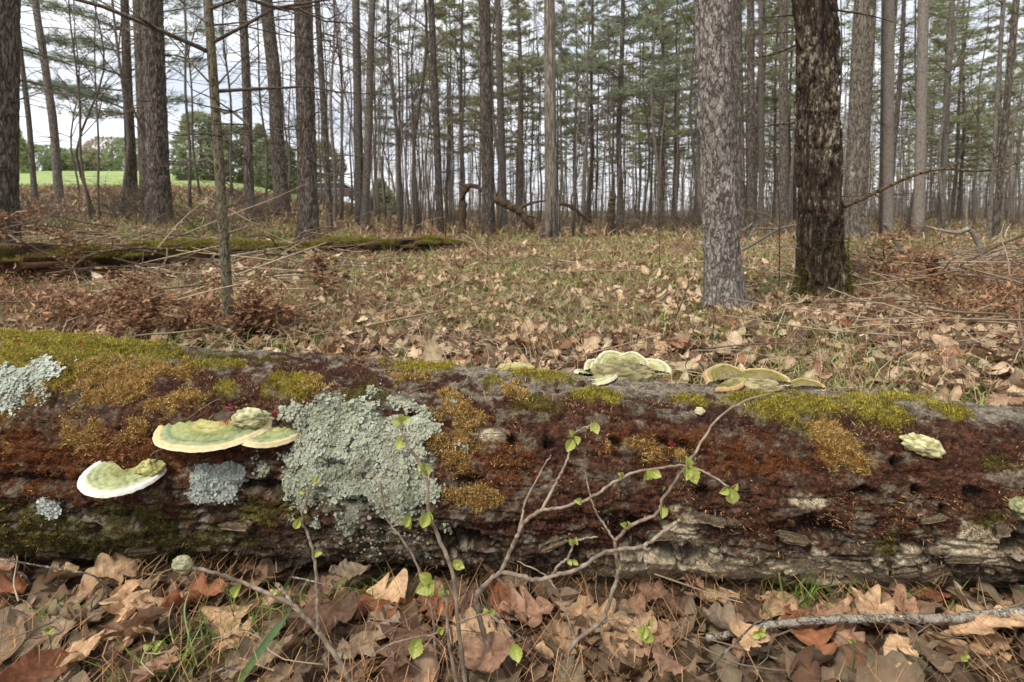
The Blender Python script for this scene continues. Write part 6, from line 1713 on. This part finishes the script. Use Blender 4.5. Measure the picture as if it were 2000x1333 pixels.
def leaf_on(root, base, px, py, size_px, Y, ang, v):
    """ang: direction the leaf points, degrees in the view plane (0 = to the right, 90 = up)."""
    p = at(px, py, Y); s = size_px * rl.uniform(.50, .70) / F * Y
    a = math.radians(ang); e = Vector((math.cos(a), rl.uniform(-.45, .1), math.sin(a))).normalized()
    zv = Vector((rl.uniform(-.5, .5), -1, rl.uniform(.1, .9))); zv = (zv - e * zv.dot(e)).normalized(); yv = zv.cross(e)
    o = link('leaf', BUDL[v % 4], root)
    o.matrix_local = Matrix.Translation(Vector(p - base)) @ Matrix((e, yv, zv)).transposed().to_4x4() @ Matrix.Scale(s, 4)
    return o
def to_ground(px, py, Y):
    p = at(px, py, Y); return np.array([p[0], p[1], float(ground_z(p[0], p[1])) - .01])
def shrub_plant(label, stems, leaves, foot):
    """stems: list of (name, [(px, py, Y)...], r0, r1). foot: the ground point of the first stem."""
    base = foot; root = thing('leafing_shrub', label, 'shrub', base, 'young shrubs coming into leaf in front of the log')
    for k, (nm, pts, r0, r1) in enumerate(stems):
        P = [at(*q) for q in pts]
        if k == 0: P = [foot] + P
        P = np.array(P) - base
        n = 6 * len(P); Q = spline(P, n)
        rng = np.random.default_rng(len(pts) + k * 7)
        Q[1:-1] += rng.normal(0, .0006, (n - 2, 3))
        rr = .78 * np.linspace(r0, r1, n) * (1 + .10 * np.sin(np.arange(n) * 1.1) ** 8 + rng.normal(0, .04, n))
        mb = MB(); t = rng.random((n, 1))
        c = np.repeat(mixc(srgb(100, 84, 68), srgb(152, 136, 116), t[:, 0]), 8, 0)
        T = MB(); tube(T, Q, rr, 8, None)
        T.c[0][:n * 8] = c; T.c[0][n * 8:] = srgb(124, 106, 88)
        T.build(nm, M_SHRUBBARK, root)
    for k, (px, py, s, Y, ang) in enumerate(leaves):
        leaf_on(root, base, px, py, s, Y, ang, k + int(px))
Y = .76
shrub_plant('tall curved shrub stem with a leaf cluster at its top, before the large lichen',
    [('stem', [(909, 1333, Y), (894, 1215, Y), (884, 1118, Y), (860, 1058, Y), (837, 998, Y), (834, 938, Y), (821, 904, Y), (796, 870, Y), (786, 840, Y), (785, 822, Y)], .0042, .0022),
     ('stem', [(899, 1400, Y), (890, 1333, Y - .01), (875, 1245, Y - .01), (871, 1170, Y - .01), (858, 1148, Y - .01), (849, 1137, Y - .01)], .0036, .0016),
     ('branch', [(894, 1218, Y), (920, 1206, Y - .02), (950, 1200, Y - .03), (980, 1219, Y - .04), (1006, 1257, Y - .05)], .0020, .0012),
     ('branch', [(878, 1222, Y), (850, 1238, Y - .02), (781, 1253, Y - .04), (735, 1274, Y - .05)], .0018, .0010)],
    [(784, 828, 34, Y, 160), (784, 824, 34, Y, 20), (786, 822, 26, Y, 100), (784, 855, 42, Y, 258), (828, 906, 50, Y, 280), (826, 905, 34, Y, 245), (836, 1000, 62, Y, 250), (838, 1000, 40, Y, 275), (886, 1102, 44, Y, 345), (884, 1104, 30, Y, 20),
     (849, 1137, 62, Y, 195), (846, 1137, 60, Y, 235), (842, 1136, 46, Y, 150), (836, 1140, 50, Y, 270), (871, 1165, 46, Y, 110), (868, 1170, 34, Y, 60), (956, 1200, 34, Y - .03, 60), (952, 1200, 28, Y - .03, 120), (1006, 1257, 58, Y - .05, 285), (1004, 1258, 50, Y - .05, 265), (864, 1234, 36, Y - .02, 110), (858, 1236, 36, Y - .02, 50), (818, 1246, 60, Y - .04, 255), (816, 1246, 44, Y - .04, 240)],
    to_ground(918, 1420, Y))
Y = .80
shrub_plant('widely forked grey shrub with many twigs reaching across the log',
    [('stem', [(980, 1320, Y), (950, 1257, Y), (933, 1189, Y), (932, 1162, Y), (946, 1144, Y), (980, 1116, Y)], .0052, .0044),
     ('branch', [(978, 1118, Y), (1002, 1065, Y), (1012, 1043, Y), (1025, 1019, Y), (1059, 996, Y)], .0040, .0034),
     ('branch', [(1059, 996, Y), (1100, 991, Y), (1149, 975, Y), (1186, 951, Y), (1227, 927, Y), (1287, 914, Y), (1340, 911, Y - .02), (1386, 928, Y - .03), (1424, 953, Y - .04)], .0030, .0018),
     ('branch', [(1059, 996, Y), (1085, 945, Y + .02), (1104, 908, Y + .03), (1115, 874, Y + .04), (1120, 850, Y + .04), (1140, 836, Y + .04), (1160, 828, Y + .04)], .0028, .0013),
     ('branch', [(1012, 1043, Y), (1021, 1002, Y + .02), (1025, 983, Y + .03), (1062, 912, Y + .05), (1077, 889, Y + .05)], .0026, .0012),
     ('branch', [(978, 1117, Y), (1025, 1127, Y), (1047, 1133, Y), (1092, 1122, Y), (1134, 1109, Y), (1175, 1082, Y), (1212, 1073, Y), (1257, 1067, Y), (1287, 1047, Y), (1321, 1020, Y)], .0042, .0032),
     ('branch', [(1078, 1124, Y), (1090, 1105, Y), (1107, 1092, Y), (1122, 1062, Y), (1140, 1053, Y), (1167, 1049, Y)], .0026, .0016),
     ('twig', [(1255, 1067, Y), (1262, 1074, Y - .01), (1270, 1072, Y - .015)], .0028, .0016)],
    [(1118, 858, 40, Y + .04, 240), (1121, 852, 34, Y + .04, 290), (1120, 850, 30, Y + .04, 130), (1160, 826, 42, Y + .04, 285), (1163, 826, 30, Y + .04, 240), (1216, 930, 28, Y, 140), (1212, 928, 22, Y, 80), (1262, 918, 46, Y, 262), (1268, 920, 48, Y, 335), (1264, 920, 32, Y, 300), (1340, 912, 40, Y - .02, 100), (1342, 912, 58, Y - .02, 300), (1338, 912, 44, Y - .02, 265), (1424, 953, 54, Y - .04, 285), (1420, 952, 42, Y - .04, 205), (1428, 955, 46, Y - .04, 250), (1430, 953, 30, Y - .04, 60), (1136, 981, 26, Y, 160), (1128, 984, 22, Y, 60), (1122, 1062, 28, Y, 80), (1120, 1064, 24, Y, 130), (1118, 1094, 26, Y, 330), (1110, 1092, 26, Y, 300), (1322, 1018, 12, Y, 40)],
    to_ground(985, 1400, Y))
Y = .82
shrub_plant('slender shrub whose long twig reaches up to the olive fungus',
    [('stem', [(1074, 1333, Y), (1122, 1257, Y), (1175, 1212, Y), (1194, 1163, Y), (1207, 1114, Y), (1201, 1058, Y)], .0044, .0034),
     ('branch', [(1201, 1058, Y), (1231, 1028, Y), (1284, 1002, Y), (1295, 972, Y), (1332, 923, Y), (1360, 880, Y + .02), (1400, 820, Y + .05), (1450, 785, Y + .08), (1508, 769, Y + .12)], .0034, .0018),
     ('branch', [(1201, 1058, Y), (1180, 1024, Y + .01), (1167, 1005, Y + .02), (1152, 968, Y + .03), (1143, 908, Y + .04), (1143, 880, Y + .04)], .0024, .0011),
     ('branch', [(1175, 1212, Y), (1201, 1208, Y), (1227, 1210, Y - .01), (1250, 1222, Y - .02), (1262, 1228, Y - .02)], .0022, .0012),
     ('branch', [(1124, 1255, Y), (1104, 1193, Y + .01), (1081, 1144, Y + .02), (1055, 1118, Y + .03), (1010, 1097, Y + .04)], .0024, .0012),
     ('twig', [(1206, 1118, Y), (1216, 1102, Y), (1218, 1096, Y)], .0018, .0010)],
    [(1222, 1030, 26, Y, 150), (1228, 1030, 22, Y, 100), (1292, 990, 40, Y, 265), (1296, 990, 32, Y, 290), (1262, 1222, 56, Y - .02, 280), (1258, 1220, 50, Y - .02, 255), (1264, 1222, 26, Y - .02, 80), (1296, 958, 22, Y, 100), (1205, 1112, 18, Y, 60)],
    to_ground(1030, 1400, Y))
Y = .78
shrub_plant('budded twig arching towards the white-rimmed fungus, with a fat closed bud at its tip',
    [('stem', [(690, 1345, Y), (671, 1305, Y), (622, 1234, Y), (590, 1200, Y), (570, 1182, Y), (520, 1158, Y), (469, 1137, Y), (420, 1120, Y - .02), (372, 1108, Y - .03)], .0050, .0028),
     ('branch', [(622, 1234, Y), (620, 1195, Y), (619, 1152, Y), (613, 1088, Y), (603, 1050, Y), (589, 1020, Y), (596, 983, Y), (611, 940, Y)], .0034, .0016),
     ('branch', [(570, 1182, Y), (556, 1160, Y + .01), (545, 1143, Y + .01), (540, 1140, Y + .01)], .0036, .0024)],
    [(586, 1012, 40, Y, 245), (584, 1012, 26, Y, 275), (616, 1081, 34, Y, 12), (612, 940, 28, Y, 10), (612, 940, 24, Y, 60), (596, 962, 22, Y, 170), (472, 1142, 50, Y, 242), (540, 1150, 22, Y, 250)],
    to_ground(702, 1410, Y))
_r = [o for o in bpy.data.objects if o.get('label', '').startswith('budded twig')][0]
knob(_r, 'bud', tuple(at(356, 1103, Y - .03) - np.array(_r.location)), (.013, .010, .011), srgb(142, 140, 96), srgb(188, 182, 146), 71, .8, M_GREEN)
Y = .80
shrub_plant('thin grey twig curving before the big lichen, with one folded leaf',
    [('stem', [(850, 1260, Y), (845, 1200, Y), (830, 1155, Y), (811, 1095, Y), (785, 1054, Y), (759, 1020, Y), (749, 983, Y), (744, 938, Y), (755, 918, Y), (774, 900, Y)], .0026, .0011),
     ('branch', [(766, 1030, Y), (780, 1024, Y), (800, 1019, Y), (818, 1014, Y)], .0013, .0009),
     ('branch', [(746, 948, Y), (734, 930, Y + .01), (700, 914, Y + .02)], .0011, .0007)],
    [(802, 1006, 46, Y, 250), (800, 1008, 40, Y, 270)], to_ground(858, 1380, Y))

# small green seedlings and red maple flowers fallen on the log
def seedling(px, py, Y, label, n, s, seed):
    rng = np.random.default_rng(seed); p = at(px, py, Y); g = np.array([p[0], p[1], float(ground_z(p[0], p[1]))])
    root = thing('seedling', label, 'seedling', g)
    mb = MB(); tube(mb, spline(np.array([[0, 0, 0], [.002, 0, (p[2] - g[2]) * .5], p - g]), 8), .0012, 6, srgb(120, 130, 70)); mb.build('stem', M_GREEN, root)
    for k in range(n): leaf_on(root, g, px, py, s, Y, rng.uniform(-40, 220), k)
seedling(1482, 1236, .83, 'tiny dark-green three-leaved seedling beside the grey stick', 5, 26, 1)
seedling(300, 1262, .81, 'small pale-green seedling with spotted leaves among brown leaves', 4, 40, 2)
seedling(95, 1232, .83, 'tiny yellow-green sprout below the white-rimmed fungus', 4, 22, 3)
seedling(1882, 1280, .80, 'little green sprig among russet leaves at the bottom', 4, 22, 4)
seedling(1665, 1252, .81, 'single-budded thin green sprout below the grey stick', 3, 18, 5)
M_RED = attr_mat('red_flower', .6, .3, .2, .2, 300)
for k, (px, py, lab, lift) in enumerate([(452, 802, 'small crimson flower cluster beside the fungus knob', .004), (463, 836, 'tiny dark red flower lying on the wide cream-rimmed cap', .045), (541, 809, 'faded pink flower bits beside the knob', .004), (35, 674, 'reddish bud scale on the moss at the log end', .006), (155, 681, 'brown-red curled leaf scrap on the green moss', .006), (1310, 866, 'pale pinkish flake in the bark hollow', .004)]):
    p, n, X, th = log_at(px, py, lift)
    rng = np.random.default_rng(k); mb = MB(); m = 30
    blades(mb, rng.normal(0, .003, (m, 3)), unit(rng.normal(0, 1, (m, 3)) + n), rng.uniform(.003, .006, m), .002, mixc(srgb(128, 26, 40), srgb(196, 70, 76), rng.random(m)), None, unit(rng.normal(0, 1, (m, 3))), 2)
    tag(mb.build('fallen_flower', M_RED, loc=tuple(p)), lab, 'flower')
for k, (a, b_, lab) in enumerate([((365, 825), (476, 768), 'long thin straw arching above the wide fungus'), ((300, 890), (326, 874), 'short straw at the rim of the wide fungus'), ((925, 855), (985, 850), 'pale splinter lying on the bark near the borer holes'), ((412, 826), (444, 808), 'tan pine needle beside the red flower'), ((790, 785), (850, 765), 'pale needle lying above the large lichen')]):
    p0 = log_at(*a)[0] + log_at(*a)[1] * .010; p1 = log_at(*b_)[0] + log_at(*b_)[1] * .010; md = (p0 + p1) / 2 + log_at(*a)[1] * .012
    stick('dry_stalk', lab, 'dry stalk', [p0, md, p1], .0011, .0008, M_SNAG, seed=95 + k, sides=5, rough=.02)
